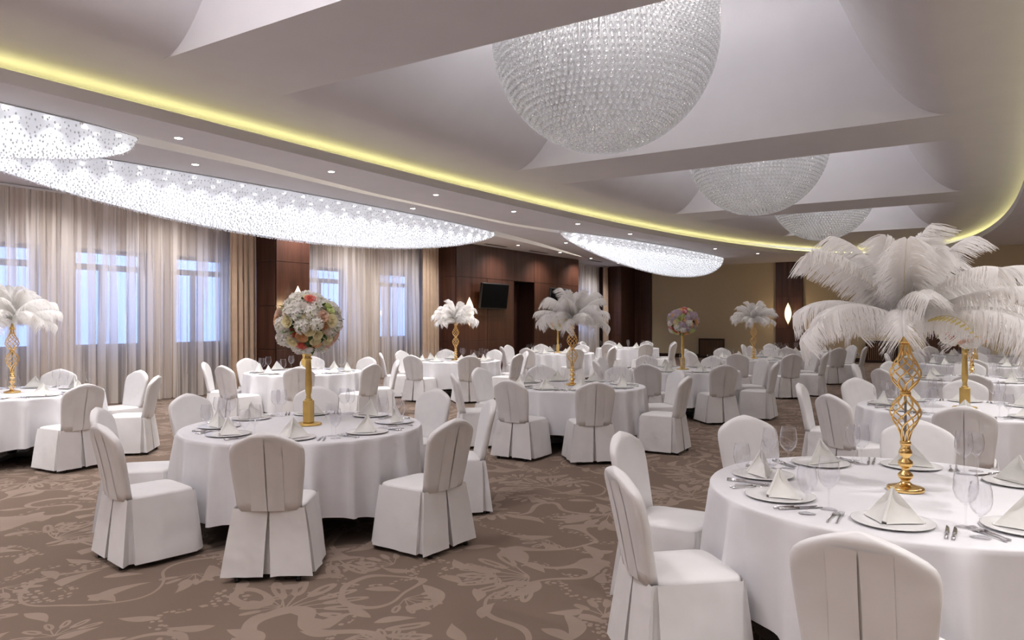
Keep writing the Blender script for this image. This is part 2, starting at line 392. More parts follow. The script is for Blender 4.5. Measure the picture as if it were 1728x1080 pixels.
for cl, wl in ((SL1c, SL1w), (SL2c, SL2w)):
    for y in (cl[0][0], cl[-1][0]):
        a, b = slot(cl, wl, y); srec.add([(a, y, ZS), (b, y, ZS), (b, y, ZS+H1), (a, y, ZS+H1)], [(0,1,2,3)])
ceil = struct('ceiling', sof.mesh('soffit', M['ceiling'], False))
struct('slot_recess', srec.mesh('slot_recess', M['ceiling'], False), ceil)
for cl, wl, a, b in ((SL1c, SL1w, 16.5, 24.6), (SL2c, SL2w, 5.2, 17.3)):
    pts = []
    for i in range(30):
        y = a+(b-a)*i/29; q = slot(cl, wl, y); pts.append((q[1]-min(0.03, 0.2*(q[1]-q[0])), y, ZS+0.06))
    struct('light_strip', MB().tube(pts, 0.012, 5).mesh('slot_led', M['ledpale']), ceil)
# the oval: outline, fascia, cove, shell with vaulted bays
N_ARC = 60
yl = [YN-0.1+(YS-YN+0.1)*i/24 for i in range(25)]+[YS+BE*(1-(1-i/50)**2) for i in range(1, 51)]
pl = [(ccx(y)-stad(y), y) for y in yl]+[(ccx(y)+stad(y), y) for y in yl[-2::-1]]
out = []
for k, (x, y) in enumerate(pl):
    (x0, y0), (x1, y1) = pl[max(k-1, 0)], pl[min(k+1, len(pl)-1)]
    n = Vector((-(y1-y0), x1-x0)).normalized(); out.append((x, y, n.x, n.y))
ZL = 4.175
def sweep(prof):
    mb = MB(); n = len(prof)
    vs = [(x+nx*o, y+ny*o, z) for x, y, nx, ny in out for o, z in prof]
    fs = [(k*n+j, k*n+j+1, (k+1)*n+j+1, (k+1)*n+j) for k in range(len(out)-1) for j in range(n-1)]
    return mb.add(vs, fs)
struct('cove_fascia', sweep([(0, ZS), (0, ZL)]).mesh('cove_fascia', M['ceiling'], True), ceil)
struct('cove_ledge', sweep([(0, ZL), (0.46, ZL), (0.46, 4.345)]).mesh('cove_ledge', M['ceiling'], False), ceil)
struct('light_strip', MB().tube([(x+nx*0.24, y+ny*0.24, ZL+0.025) for x, y, nx, ny in out], 0.016, 5).mesh('cove_led', M['led']), ceil)
def sstep(t): t = min(max(t, 0), 1); return t*t*(3-2*t)
def lift(s):
    if s <= 0: return 0.0
    if s < 1.35: return 0.95*s*s
    return 1.73+1.0*(1-math.exp(-(s-1.35)*2.565/1.0))
OFF = 0.52; INS = OFF+0.9
def shell_z(x, y, bay):
    h = stad(y, OFF); s = h-abs(x-ccx(y)); sb = s
    yd = (YS+BE+OFF)-y; s = min(s, yd) if y > YS else s
    z = 4.33+(ZB-4.33)*sstep(s/1.1)
    return z+(lift(sb-INS) if bay else 0)
REG = [(YN-0.1, -0.9, 0), (-0.9, 4.55, 1), (4.55, 6.08, 0), (6.08, 11.5, 1), (11.5, 13.15, 0), (13.15, 18.5, 1), (18.5, 20.1, 0), (20.1, 25.25, 1), (25.25, YS+BE+OFF-0.001, 0)]
shell = MB(); faces = MB()
NX = 101
cc = [-math.cos(PI*i/(NX-1))*0.35+(2*i/(NX-1)-1)*0.65 for i in range(NX)]
for y0, y1, bay in REG:
    n = 24 if y1 > 24 else 8
    tt = [i/n for i in range(n+1)]
    if y1 > 30: tt = [1-(1-i/n)**2 for i in range(n+1)]
    vs = []
    for t in tt:
        y = y0+(y1-y0)*t; h = max(stad(y, OFF), 0.001); cy = ccx(y)
        vs += [(cy+h*c, y, shell_z(cy+h*c, y, bay)) for c in cc]
    shell.add(vs, [(j*NX+i, (j+1)*NX+i, (j+1)*NX+i+1, j*NX+i+1) for j in range(n) for i in range(NX-1)])
    if bay:
        for y in (y0, y1):
            h = stad(y, OFF); cy = ccx(y); vs = []
            for c in cc: vs += [(cy+h*c, y, shell_z(cy+h*c, y, 0)), (cy+h*c, y, shell_z(cy+h*c, y, 1))]
            faces.add(vs, [(2*i, 2*i+2, 2*i+3, 2*i+1) for i in range(NX-1)])
struct('ceiling_shell', shell.mesh('ceiling_shell', M['ceiling'], True, 40), ceil)
struct('bay_face', faces.mesh('bay_face', M['ceiling'], False), ceil)

# walls
HT = 4.2
def wallbox(name, *b, mat='olive'): return struct(name, MB().box(*b).mesh(name, M[mat], False))
wallbox('wall_back', -14.9, X2, YB, YB+0.2, 0, HT)
wallbox('wall_back_step', X2, XR+0.3, Y2, Y2+0.2, 0, HT)
wallbox('wall_back_return', X2, X2+0.2, Y2+0.2, YB+0.2, 0, HT)
wallbox('wall_right', XR, XR+0.2, YN, Y2, 0, HT, mat='wallcream')
wallbox('wall_front', XW, XR, YN-0.2, YN, 0, HT, mat='wallcream')
struct('baseboard_back', MB().bbox(-12.6, X2, YB-0.03, YB, 0, 0.16).mesh('baseboard', M['wooddark'], False))
struct('baseboard_step', MB().bbox(X2-0.03, XR, Y2-0.03, Y2, 0, 0.16).mesh('baseboard', M['wooddark'], False))
# window wall: openings with a lower panel, frames and panes
WIN = [(-1.4, 0.0), (0.75, 2.15), (2.9, 4.3), (5.25, 6.68), (7.3, 8.74), (9.36, 10.7), (13.05, 14.45), (15.75, 17.2), (27.5, 28.9), (30.0, 31.2)]
WZ0, WZ1, WT = 1.09, 3.05, 2.71
wl = MB(); pan = MB(); y = YN
for a, b in WIN:
    wl.box(XW-0.3, XW, y, a, 0, HT); wl.box(XW-0.3, XW, a, b, WZ1, HT); pan.box(XW-0.3, XW-0.12, a, b, 0, WZ0); y = b
wl.box(XW-0.3, XW, y, YB, 0, HT)
lw = struct('wall_left', wl.mesh('wall_left', M['wallcream'], False))
for i, (a, b) in enumerate(WIN):
    struct('sill_panel', MB().bbox(XW-0.28, XW-0.1, a, b, 0.0, WZ0-0.04).mesh('sill_panel', M['sillgrey'], False), lw)
    w = struct('window_%d' % (i+1), None)
    struct('sill', MB().bbox(XW-0.3, XW+0.04, a, b, WZ0-0.04, WZ0).mesh('sill', M['sillgrey'], False), w)
    fr = M['frame']; x0, x1 = XW-0.26, XW-0.19; k = 0.075; m1 = a+(b-a)*0.42
    for q in ((a, a+k, WZ0, WZ1), (b-k, b, WZ0, WZ1), (a, b, WZ0, WZ0+k), (a, b, WZ1-k, WZ1)):
        struct('frame', MB().bbox(x0, x1, *q).mesh('frame', fr, False), w)
    struct('transom', MB().bbox(x0, x1, a, b, WT-0.07, WT+0.05).mesh('transom', fr, False), w)
    struct('mullion', MB().bbox(x0, x1, m1-0.05, m1+0.05, WZ0, WT).mesh('mullion', fr, False), w)
    for q in ((a+k, m1-0.04, WZ0+k, WT-0.035), (m1+0.04, b-k, WZ0+k, WT-0.035), (a+k, b-k, WT+0.035, WZ1-k)):
        struct('pane', MB().box(XW-0.228, XW-0.22, *q).mesh('pane', M['pane'], False), w)
# wood pillars and the panelled block with a doorway
def panels(parent, cells, axis, at, out_, gap=0.012):
    """raised veneer panels on a plane: cells = (a0,a1,z0,z1)"""
    for a0, a1, z0, z1 in cells:
        g = gap/2; lo, hi = sorted((at, at+out_*0.02))
        b = (lo, hi, a0+g, a1-g, z0+g, z1-g) if axis == 'x' else (a0+g, a1-g, lo, hi, z0+g, z1-g)
        struct('panel', MB().bbox(*b, b=0.003).mesh('panel', M['wood'], False), parent)
ZR = [0.02, 0.98, 1.97, 2.98, ZS]
zc = list(zip(ZR, ZR[1:]))
XP = -13.42
pil = struct('pillar_1', MB().box(XW, XP, 11.02, 12.0, 0, ZS).mesh('pillar', M['wooddark'], False))
panels(pil, [(11.02, 12.0, a, b) for a, b in zc], 'x', XP, 1)
panels(pil, [(XW+0.3, XP, a, b) for a, b in zc], 'y', 11.02, -1)
blk = struct('panelled_wall', None)
D0, D1, DZ = 21.0, 22.35, 2.98
for b in ((XW, XP, 17.75, D0, 0, ZS), (XW, XP, D1, 25.75, 0, ZS), (XW, XP, D0, D1, DZ, ZS), (XW, XW+0.1, D0, D1, 0, DZ)):
    struct('carcass', MB().box(*b).mesh('carcass', M['wooddark'], False), blk)
for ys_, cells in (((17.75, 19.4, D0), None), ((D1, 24.0, 25.75), None)):
    for a0, a1 in zip(ys_, ys_[1:]):
        panels(blk, [(a0, a1, ZR[0], 0.98), (a0, a1, 0.98, 1.75), (a0, a1, 1.75, 2.98)], 'x', XP, 1)
panels(blk, [(17.75, D0, 2.98, ZS), (D0, D1, 2.98, ZS), (D1, 25.75, 2.98, ZS)], 'x', XP, 1)
panels(blk, [(XW+0.3, XP, a, b) for a, b in zc], 'y', 17.75, -1)
dr = struct('door_1', None)
struct('leaf', MB().bbox(XW+0.55, XW+0.6, D0+0.12, D1, 0, DZ-0.02).mesh('door_leaf', M['wooddark'], False), dr)
struct('handle', MB().tube([(XW+0.66, D0+0.3, 1.0), (XW+0.66, D0+0.44, 1.0)], 0.012).mesh('door_handle', M['steel']), dr)
p3 = struct('pillar_2', MB().box(XW, XP, 29.85, YB, 0, ZS).mesh('pillar', M['wooddark'], False))
panels(p3, [(29.85, YB, a, b) for a, b in zc], 'x', XP, 1)
panels(p3, [(XW+0.3, XP, a, b) for a, b in zc], 'y', 29.85, -1)
p4 = struct('pillar_3', MB().box(XP+0.02, -12.6, YB-0.12, YB, 0, ZS).mesh('pillar', M['wooddark'], False))
panels(p4, [(XP+0.03, -12.6, a, b) for a, b in zc], 'y', YB-0.12, -1)
for k, (a, b) in enumerate(((-7.16, -6.1), (-1.75, -0.62))):
    p5 = struct('wood_pilaster_%d' % (k+1), MB().box(a, b, YB-0.08, YB, 0, ZS).mesh('pilaster', M['wooddark'], False))
    panels(p5, [(a, b, q, r) for q, r in ((0.02, 1.3), (1.3, 2.62), (2.62, ZS))], 'y', YB-0.08, -1)
# ------------------------------------------------------------------ curtains
def curtain(y0, y1, x, z0, z1, wl_, amp, seed, gather=0.0):
    r = random.Random(seed); n = max(8, int((y1-y0)/wl_*8)); ph = r.random()*6
    jit = [r.uniform(0.55, 1.25) for _ in range(n//8+3)]
    cols = []; acc = 0
    for i in range(n+1):
        acc += (2*PI/8)*jit[min(i//8, len(jit)-1)]
        cols.append(acc+ph)
    nz = 9; vs = []
    for j in range(nz):
        t = j/(nz-1); a = amp*(0.35+0.65*(1-t)**0.5) if t > 0.02 else amp
        for i in range(n+1):
            u = i/n; yy = y0+(y1-y0)*u
            vs.append((x+a*math.sin(cols[i]+0.3*math.sin(3*t+i*0.02))*jit[min(i//8, len(jit)-1)], yy+0.35*amp*math.sin(2*cols[i]), z0+(z1-z0)*t))
    return MB().add(vs, [(j*(n+1)+i, j*(n+1)+i+1, (j+1)*(n+1)+i+1, (j+1)*(n+1)+i) for j in range(nz-1) for i in range(n)])
XC = -14.25
SH = [(2.2, 7.0, 'covering the window nearest the camera'), (7.0, 9.05, 'over the second window, behind the front feather table'), (9.05, 10.6, 'over the window next to the beige drape'),
      (12.15, 15.1, 'just past the sconce pillar'), (15.1, 17.2, 'next to the panelled wood block'), (25.9, 29.35, 'beyond the panelled wood block')]
for k, (a, b, d) in enumerate(SH):
    t_ = thing('sheer_curtain', 'pleated white sheer curtain '+d, 'curtain', (0, 0, 0), 0, 'sheer curtains on the window wall')
    obj('voile', curtain(a, b, XC, 0.02, ZS-0.05, 0.19, 0.06, 50+k).mesh('voile', M['sheer']), t_)
    obj('rail', MB().bbox(XC-0.03, XC+0.03, a, b, ZS-0.05, ZS-0.01).mesh('rail', M['white'], False), t_)
for k, (a, b, d) in enumerate(((10.3, 11.0, 'drawn beside the sconce pillar'), (16.95, 17.7, 'drawn beside the panelled wood block'), (29.3, 29.83, 'drawn in front of the far corner pillar'))):
    t_ = thing('drape', 'floor-length beige drape '+d, 'curtain', (0, 0, 0), 0, 'beige drapes on the window wall')
    obj('fabric', curtain(a, b, XC+0.2, 0.02, ZS-0.05, 0.15, 0.06, 80+k).mesh('drape_fabric', M['drape']), t_)
    obj('rail', MB().bbox(XC+0.17, XC+0.23, a, b, ZS-0.05, ZS-0.01).mesh('rail', M['white'], False), t_)
obj('sheer_curtain', curtain(-5.8, 2.2, XC, 0.02, ZS-0.02, 0.17, 0.042, 99).mesh('voile', M['sheer']), label='pleated white sheer curtain beside the camera, out of the picture', category='curtain', group='sheer curtains on the window wall')

# ------------------------------------------------------------------ ceiling fittings
trim_me = MB().lathe([(0.048, 0.0), (0.062, -0.004), (0.066, 0.0)], 20, cap=False).mesh('downlight_trim', M['white'])
lens_me = MB().lathe([(0.0, -0.001), (0.048, -0.001)], 20, cap=False).mesh('downlight_lens', M['lens'])
where = ['between lens chandelier and cove, first of its row', 'of the strip beside the cove', 'in the ceiling']
order = ['first', 'second', 'third', 'fourth', 'fifth', 'sixth', 'seventh', 'eighth']
for k, (x, y) in enumerate(DOWN):
    zc0 = ZB if y < 0 and abs(x-CX) < HW-0.9 else ZS
    wash = x < -12.4
    light('SPOT', 'downlight_lamp', (x, y, zc0-0.02), P_DOWN*(0.95 if wash else 1), WARM, 0.05, math.radians(60 if k == 8 else 125), 0.8, (0, math.radians(18) if wash else 0, 0))
    vis = seen([(x, y, ZS)], 0)
    if k in (1, 2, 3, 4, 5, 6, 7): lb = 'round recessed downlight, %s along the ceiling strip beside the oval cove' % order[k-1]
    elif k == 0: lb = 'round recessed downlight beside the long crystal chandelier, nearest the camera'
    elif k == 8: lb = 'round recessed downlight halfway along the long crystal chandelier'
    elif k in (9, 10, 11): lb = 'round recessed downlight above the wood panelled block, %s from the sconce pillar' % order[k-9]
    elif k == 12: lb = 'round recessed downlight between the two crystal chandeliers'
    elif k == 13: lb = 'round recessed downlight above the far wall, behind the tall feathers'
    else: lb = 'round recessed downlight added for extra light, %s of the %s bank of ceiling lights' % (order[k % 8], order[k//8])
    t_ = thing('downlight', lb, 'light', (x, y, zc0), 0, 'recessed ceiling downlights')
    obj('trim', trim_me, t_); obj('lens', lens_me, t_)
for x, y, d in ((-13.0, 19.3, 'above the first television'), (-13.0, 22.0, 'above the dark doorway'), (-13.1, 26.6, 'past the end of the wood block')):
    t_ = thing('ceiling_vent', 'slim dark linear vent in the ceiling '+d, 'vent', (x, y, ZS), 0, 'linear ceiling vents')
    obj('frame', MB().bbox(-0.06, 0.06, -0.6, 0.6, -0.012, -0.001).mesh('vent_frame', M['greymetal'], False), t_)
    for q in (-0.03, 0.0, 0.03): obj('slot', MB().box(q-0.008, q+0.008, -0.56, 0.56, -0.014, -0.0125).mesh('vent_slot', M['black'], False), t_)
# domed crystal chandeliers
def bead_dome(R, sp):
    b = MB(); th = MB(); r = random.Random(3)
    rings = int(R*PI/2/sp); pr = [(0.0, 0.040), (0.013, 0.026), (0.024, 0.008), (0.025, -0.007), (0.016, -0.022), (0.0, -0.028)]
    n = 8
    for k in range(rings+13):
        a = min(k*sp/R, PI/2)
        m = max(1, round(2*PI*R*math.sin(a)/sp)); z = -R*math.cos(a)+max(0, k*sp-R*PI/2); q = R*math.sin(a)
        for i in range(m):
            w = 2*PI*(i+(k % 2)*0.5)/m; x, y = q*math.cos(w), q*math.sin(w)
            vs = [(x, y, z+pr[0][1])]
            for rr, zz in pr[1:-1]: vs += [(x+rr*math.cos(2*PI*j/n), y+rr*math.sin(2*PI*j/n), z+zz) for j in range(n)]
            vs.append((x, y, z+pr[-1][1])); fs = [(0, 1+j, 1+(j+1) % n) for j in range(n)]
            for l in range(3): fs += [(1+l*n+j, 1+(l+1)*n+j, 1+(l+1)*n+(j+1) % n, 1+l*n+(j+1) % n) for j in range(n)]
            fs += [(1+3*n+j, 1+4*n, 1+3*n+(j+1) % n) for j in range(n)]
            b.add(vs, fs)
            e = 0.0006; zt = 1.6
            th.add([(x-e, y-e, z+.034), (x+e, y-e, z+.034), (x, y+e, z+.034), (x-e, y-e, zt), (x+e, y-e, zt), (x, y+e, zt)], [(0,1,4,3), (1,2,5,4), (2,0,3,5)])
    return b.mesh('crystal_drops', M['bead']), th.mesh('threads', M['thread'])
RD = 1.42
bd, thd = bead_dome(RD, 0.078)
plate = MB().lathe([(0.0, 0.02), (RD, 0.02), (RD+0.02, 0.0), (RD, -0.02), (0.0, -0.02)], 48, cap=False).mesh('mount_plate', M['white'])
for k, (x, y) in enumerate(DOMES[1:]):
    t_ = thing('dome_chandelier', ('largest hanging dome of clear crystal drops, nearest bay of the ceiling', 'middle-sized looking dome of crystal drops in the second ceiling bay', 'smallest looking dome of crystal drops in the third ceiling bay')[k], 'chandelier', (x, y, 5.26+(0, 0.05, 0.14)[k]), 0, 'crystal domes in the ceiling bays')
    obj('crystal_drops', bd, t_, kind='stuff'); obj('threads', thd, t_, kind='stuff'); obj('mount_plate', plate, t_, (0, 0, 1.62))
# long boat-shaped crystal chandeliers
def hull(L, w, d, pw, pd, asym):
    """hanging strands of beads trace a boat: plan half-width w, depth d, blunt or pointed ends"""
    def pt(u, a, s=1.0):
        e = max(0.0, 1-u*u); ww = w*e**pw*s; dd = (d*e**pd*(1+asym*u)+0.03*e**0.3)*(0.97 if s < 1 else 1)
        return (ww*math.copysign(abs(math.cos(a))**0.7, math.cos(a)), u*L, -dd*math.sin(a)**0.85)
    veil = MB().grid(lambda p, q: pt(-0.999+1.998*q, PI*p, 0.965), 27, 151)
    b = MB(); n = int(2*L/0.055); r = random.Random(5)
    for i in range(n):
        u = -0.997+1.994*i/(n-1); e = 1-u*u; arc = PI*math.sqrt(((w*e**pw)**2+(d*e**pd)**2)/2); m = max(4, int(arc/0.06)); o = r.random()
        for j in range(m+1):
            x, y, z = pt(u, max(1e-4, min(PI-1e-4, PI*(j+o+r.uniform(-0.35, 0.35))/(m+1)))); s = 0.0105*r.uniform(0.7, 1.3); y += r.uniform(-0.02, 0.02)
            b.add([(x+s, y, z), (x-s, y, z), (x, y+s, z), (x, y-s, z), (x, y, z+s*1.5), (x, y, z-s*1.5)],
                  [(0,2,4),(2,1,4),(1,3,4),(3,0,4),(2,0,5),(1,2,5),(3,1,5),(0,3,5)])
    rim = []
    for k in range(101):
        u = -math.cos(PI*k/100)*0.9995; rim.append(pt(u, 0.0))
    rim2 = [(-x, y, z) for x, y, z in rim][::-1]
    return veil.mesh('crystal_veil', M['veil']), b.mesh('crystal_beads', M['spark'], False), MB().tube(rim+rim2+[rim[0]], 0.008, 5).mesh('rim', M['thread'])
HULLS = [hull(6.5, 0.6, 0.80, 0.58, 0.75, 0.0), hull(5.5, 0.55, 0.80, 0.5, 0.62, 0.4), hull(6.4, 0.45, 0.72, 0.28, 0.42, 0.0)]
LN = (6.5, 5.5, 6.4)
lamp_me = MB().lathe([(0.0, -0.03), (0.03, -0.028), (0.036, -0.01), (0.036, 0.0)], 10).mesh('lamp', M['lamp'])
for k, (x, y, sl, Ls, d, lo) in enumerate([(-11.25, 10.15, 0.0, 1.02, 'long boat-shaped chandelier of crystal strands beside the sheer curtains', -9), (-8.98, 22.75, 5.4, 0.86, 'shorter boat-shaped crystal chandelier near the far olive wall', -9), (-9.35, -1.0, 0.0, 1.0, 'end of a boat-shaped crystal chandelier cut by the picture edge', 0.35)]):
    rz = -math.radians(sl)
    t_ = thing('boat_chandelier', d, 'chandelier', (x, y, ZS-0.012), rz, 'boat-shaped crystal chandeliers')
    hv, hb, hr = HULLS[k]; L_ = LN[k]
    obj('crystal_veil', hv, t_); obj('crystal_beads', hb, t_, kind='stuff'); obj('rim', hr, t_)
    for i in range(28):
        u = -0.94+1.88*i/27
        if u < lo: continue
        for sg in (-1, 1):
            q = (0.36 if sg > 0 else 0.22)*(1-u*u)**0.6*sg; v = u+(0.018 if sg > 0 else -0.012)
            obj('lamp', lamp_me, t_, (q, v*L_, -0.005))
            if sg > 0 or i % 2:
                p_ = Matrix.Rotation(rz, 3, 'Z') @ Vector((q, v*L_, 0))
                light('SPOT', 'strand_lamp', (x+p_.x, y+p_.y, ZS-0.06), P_LENS*(0.35+0.65*(1-u*u)), (0.95, 0.97, 1.0), 0.03, math.radians(110), 0.8)

# ------------------------------------------------------------------ wall fittings
def sconce(x, y, z, rz, d, pw):
    t_ = thing('wall_sconce', d, 'sconce', (x, y, z), rz, 'leaf-shaped crystal wall sconces')
    pr = [(0.0, -0.44)]+[(0.135*math.sin(PI*(i/14)**0.95)**0.85, -0.40+0.84*i/14) for i in range(1, 14)]+[(0.0, 0.46)]
    obj('crystal_shade', MB().lathe(pr, 12, (0.16, 0, 0), cap=False).mesh('crystal_shade', M['sconce'], False), t_)
    obj('finial', MB().lathe([(0.0, -0.52), (0.02, -0.46), (0.035, -0.42), (0.0, -0.40)], 10, (0.16, 0, 0)).mesh('finial', M['gold']), t_)
    obj('mount', MB().bbox(0.0, 0.05, -0.05, 0.05, -0.2, 0.2).mesh('sconce_mount', M['gold'], False), t_)
    c = Matrix.Rotation(rz, 3, 'Z') @ Vector((0.45, 0, 0))
    light('POINT', 'sconce_lamp', (x+c.x, y+c.y, z), pw, (1, 0.72, 0.42), 0.1)
sconce(XP+0.02, 11.5, 1.98, 0, 'glowing leaf-shaped wall sconce on the wood pillar, behind the front flower ball', 9)
sconce(XP+0.02, 18.2, 1.9, 0, 'glowing leaf-shaped wall sconce on the panelled wood block beside the television', 9)
sconce(-6.63, YB-0.1, 1.9, -PI/2, 'glowing leaf-shaped wall sconce on the wood pilaster of the olive wall', 9)
def tv(y0, y1, z0, z1, d):
    t_ = thing('television', d, 'television', (XP+0.02, (y0+y1)/2, (z0+z1)/2))
    w, h = (y1-y0)/2, (z1-z0)/2; ry = math.radians(7)
    b = obj('casing', MB().bbox(0.14, 0.22, -w, w, -h, h, 0.012).mesh('tv_casing', M['black'], False), t_, rot=(0, ry, 0))
    obj('screen', MB().box(0.2205, 0.224, -w+0.03, w-0.03, -h+0.04, h-0.03).mesh('tv_screen', M['screen'], False), t_, rot=(0, ry, 0))
    obj('bracket', MB().bbox(0.0, 0.16, -0.15, 0.15, -0.15, 0.15).mesh('tv_bracket', M['greymetal'], False), t_)
tv(18.75, 20.3, 2.03, 2.85, 'black flat television on the wood wall beside the sconce')
tv(23.1, 24.6, 2.03, 2.85, 'black flat television past the doorway, mostly behind the white feathers')
for k, (a, b, d) in enumerate(((-10.4, -9.28, 'by the small flower ball'), (-3.78, -2.66, 'under the big feathers'))):
    t_ = thing('radiator_grille', 'dark wood slatted radiator cover low on the olive wall '+d, 'grille', ((a+b)/2, YB-0.03, 0), 0, 'slatted radiator covers')
    w = (b-a)/2; z1 = 0.85
    for q in ((-w, w, z1-0.07, z1), (-w, w, 0.0, 0.1), (-w, -w+0.07, 0.1, z1-0.07), (w-0.07, w, 0.1, z1-0.07)):
        obj('frame', MB().bbox(q[0], q[1], -0.1, 0.0, q[2], q[3]).mesh('grille_frame', M['wooddark'], False), t_)
    obj('backing', MB().box(-w+0.07, w-0.07, -0.012, -0.004, 0.1, z1-0.07).mesh('grille_backing', M['black'], False), t_)
    me = MB().bbox(-0.016, 0.016, -0.075, -0.03, 0.1, z1-0.07).mesh('slat', M['slatwood'], False)
    n = 15
    for i in range(n): obj('slat', me, t_, (-w+0.1+(2*w-0.2)*i/(n-1), 0, 0))
t_ = thing('wall_outlet', 'small white outlet plate low on the olive wall beside the radiator cover', 'outlet', (-4.15, YB-0.005, 0.3))
obj('plate', MB().bbox(-0.13, 0.13, -0.012, 0.0, -0.05, 0.05).mesh('outlet_plate', M['white'], False), t_)
for q in (-0.065, 0.065): obj('socket', MB().lathe([(0.0, 0.0), (0.03, 0.0), (0.03, 0.004)], 12).mesh('outlet_socket', M['greymetal']), t_, (q, -0.012, 0), (PI/2, 0, 0))

# ------------------------------------------------------------------ chair
ZT, RT = 0.77, 0.975
def chair_meshes():
    out_ = {}
    yb = lambda z: -0.205-0.20*(z-0.44)-0.12*max(0, z-0.72)**1.5
    def hw(z):
        pts = [(0.44, 0.200), (0.55, 0.211), (0.68, 0.226), (0.77, 0.234), (0.82, 0.233), (0.85, 0.226), (0.872, 0.209), (0.89, 0.183), (0.908, 0.148), (0.926, 0.106), (0.942, 0.062), (0.951, 0.03), (0.956, 0.0)]
        for (a, p), (b, q) in zip(pts, pts[1:]):
            if z <= b: return p+(q-p)*(z-a)/(b-a)
        return 0.0
    zz = [0.44, 0.50, 0.58, 0.66, 0.74, 0.79, 0.815, 0.84, 0.86, 0.88, 0.90, 0.92, 0.935, 0.945, 0.952, 0.956]
    b = MB(); n = 28; vs = []
    for z in zz:
        a = max(hw(z), 0.004); th = 0.034*min(1, (0.9575-z)/0.03+0.12)
        for i in range(n):
            w = 2*PI*i/n; c, s = math.cos(w), math.sin(w)
            x = a*math.copysign(abs(c)**0.38, c); y = th*math.copysign(abs(s)**0.62, s)
            y += 0.018*(1-(x/0.24)**2)*(-1 if True else 1)+0.018
            vs.append((x, yb(z)+y-0.018, z))
    fs = [(j*n+i, j*n+(i+1) % n, (j+1)*n+(i+1) % n, (j+1)*n+i) for j in range(len(zz)-1) for i in range(n)]
    fs += [tuple((len(zz)-1)*n+i for i in range(n)), tuple(range(n))[::-1]]
    out_['back_cover'] = b.add(vs, fs).mesh('back_cover', M['chair'])
    # two flaps meeting in a slit down the back
    fl = MB()
    for sg in (-1, 1):
        g = []
        for z in (0.442, 0.53, 0.62, 0.71, 0.78, 0.83, 0.87, 0.90):
            ga = 0.0016+0.0034*math.sin(PI*(z-0.445)/0.5)
            for x in (ga, ga+0.01, 0.055, 0.104):
                xx = min(x, hw(z)*0.8)
                g.append((sg*xx, yb(z)-0.0535+0.018*(xx/0.24)**2-(0.0085*(1-max(0, x-0.02)/0.084)), z))
        q = [(j*4+i, j*4+i+1, (j+1)*4+i+1, (j+1)*4+i) for j in range(7) for i in range(3)]
        fl.add(g, [f[::-1] for f in q] if sg < 0 else q)
    out_['back_pleat'] = fl.mesh('back_pleat', M['chair'])
    # seat
    st = MB(); vs = []; n = 28
    for z, k in ((0.40, 0.97), (0.425, 1.0), (0.45, 1.0), (0.463, 0.975), (0.470, 0.92), (0.476, 0.75), (0.480, 0.45), (0.481, 0.02)):
        for i in range(n):
            w = 2*PI*i/n; c, s = math.cos(w), math.sin(w); rx = 0.222*k; ry = 0.223*k
            vs.append((rx*math.copysign(abs(c)**0.32, c)*(1+0.05*s), 0.0+ry*math.copysign(abs(s)**0.32, s), z))
    fs = [(j*n+i, j*n+(i+1) % n, (j+1)*n+(i+1) % n, (j+1)*n+i) for j in range(7) for i in range(n)]+[tuple(7*n+i for i in range(n))]
    out_['seat_cover'] = st.add(vs, fs).mesh('seat_cover', M['chair'])
    # skirt with an inverted pleat at the back and at the rear corners
    rr = random.Random(11); per = []
    def P(x, y, kind=0, nx=0, ny=0): per.append((x, y, kind, nx, ny))
    X, YF, YK = 0.226, 0.226, -0.232
    for t in (0.05, 0.2, 0.35, 0.5, 0.65, 0.8, 0.95): P(X, YK+(YF-YK)*t, 1, 1, 0)
    for a in (20, 45, 70): P(X-0.04+0.04*math.cos(math.radians(a)), YF-0.04+0.04*math.sin(math.radians(a)), 2, math.cos(math.radians(a)), math.sin(math.radians(a)))
    for t in (0.1, 0.3, 0.5, 0.7, 0.9): P(X-0.04-(2*X-0.08)*t, YF, 3, 0, 1)
    for a in (110, 135, 160): P(-X+0.04+0.04*math.cos(math.radians(a)), YF-0.04+0.04*math.sin(math.radians(a)), 2, math.cos(math.radians(a)), math.sin(math.radians(a)))
    for t in (0.95, 0.8, 0.65, 0.5, 0.35, 0.2, 0.05): P(-X, YK+(YF-YK)*t, 1, -1, 0)
    P(-X+0.012, YK+0.03, 5, -0.5, 0.0); P(-X+0.012, YK+0.006, 5, -0.35, -0.2)
    P(-X+0.004, YK-0.004, 4, -0.75, -1); P(-X+0.04, YK-0.006, 4, -0.5, -1)
    for x in (-0.15, -0.1, -0.05): P(x, YK-0.008, 4, x/0.3, -1)
    P(-0.004, YK-0.01, 6, -0.22, -1); P(-0.012, YK+0.02, 7, -0.4, -0.55)
    P(0.012, YK+0.02, 7, 0.4, -0.55); P(0.004, YK-0.01, 6, 0.22, -1)
    for x in (0.05, 0.1, 0.15): P(x, YK-0.008, 4, x/0.3, -1)
    P(X-0.04, YK-0.006, 4, 0.5, -1); P(X-0.004, YK-0.004, 4, 0.75, -1)
    P(X-0.012, YK+0.006, 5, 0.35, -0.2); P(X-0.012, YK+0.03, 5, 0.5, 0.0)
    zl = [0.455, 0.42, 0.36, 0.28, 0.2, 0.12, 0.035]; n = len(per); vs = []
    ph = [rr.uniform(-1, 1) for _ in per]
    for z in zl:
        g = (0.455-z)/0.42
        for i, (x, y, k, nx, ny) in enumerate(per):
            fl_ = {1: 0.062, 2: 0.05, 3: 0.028, 4: 0.088, 5: 0.05, 6: 0.085, 7: 0.08}[k]*g**0.9
            wv = 0.022*g*ph[i]*(1 if k in (1, 3) else 0.35)
            d = fl_+wv
            vs.append((x+nx*d, y+ny*d*(0.6 if ny < 0 else 1), z+(0.006*ph[i] if z < 0.05 else 0)))
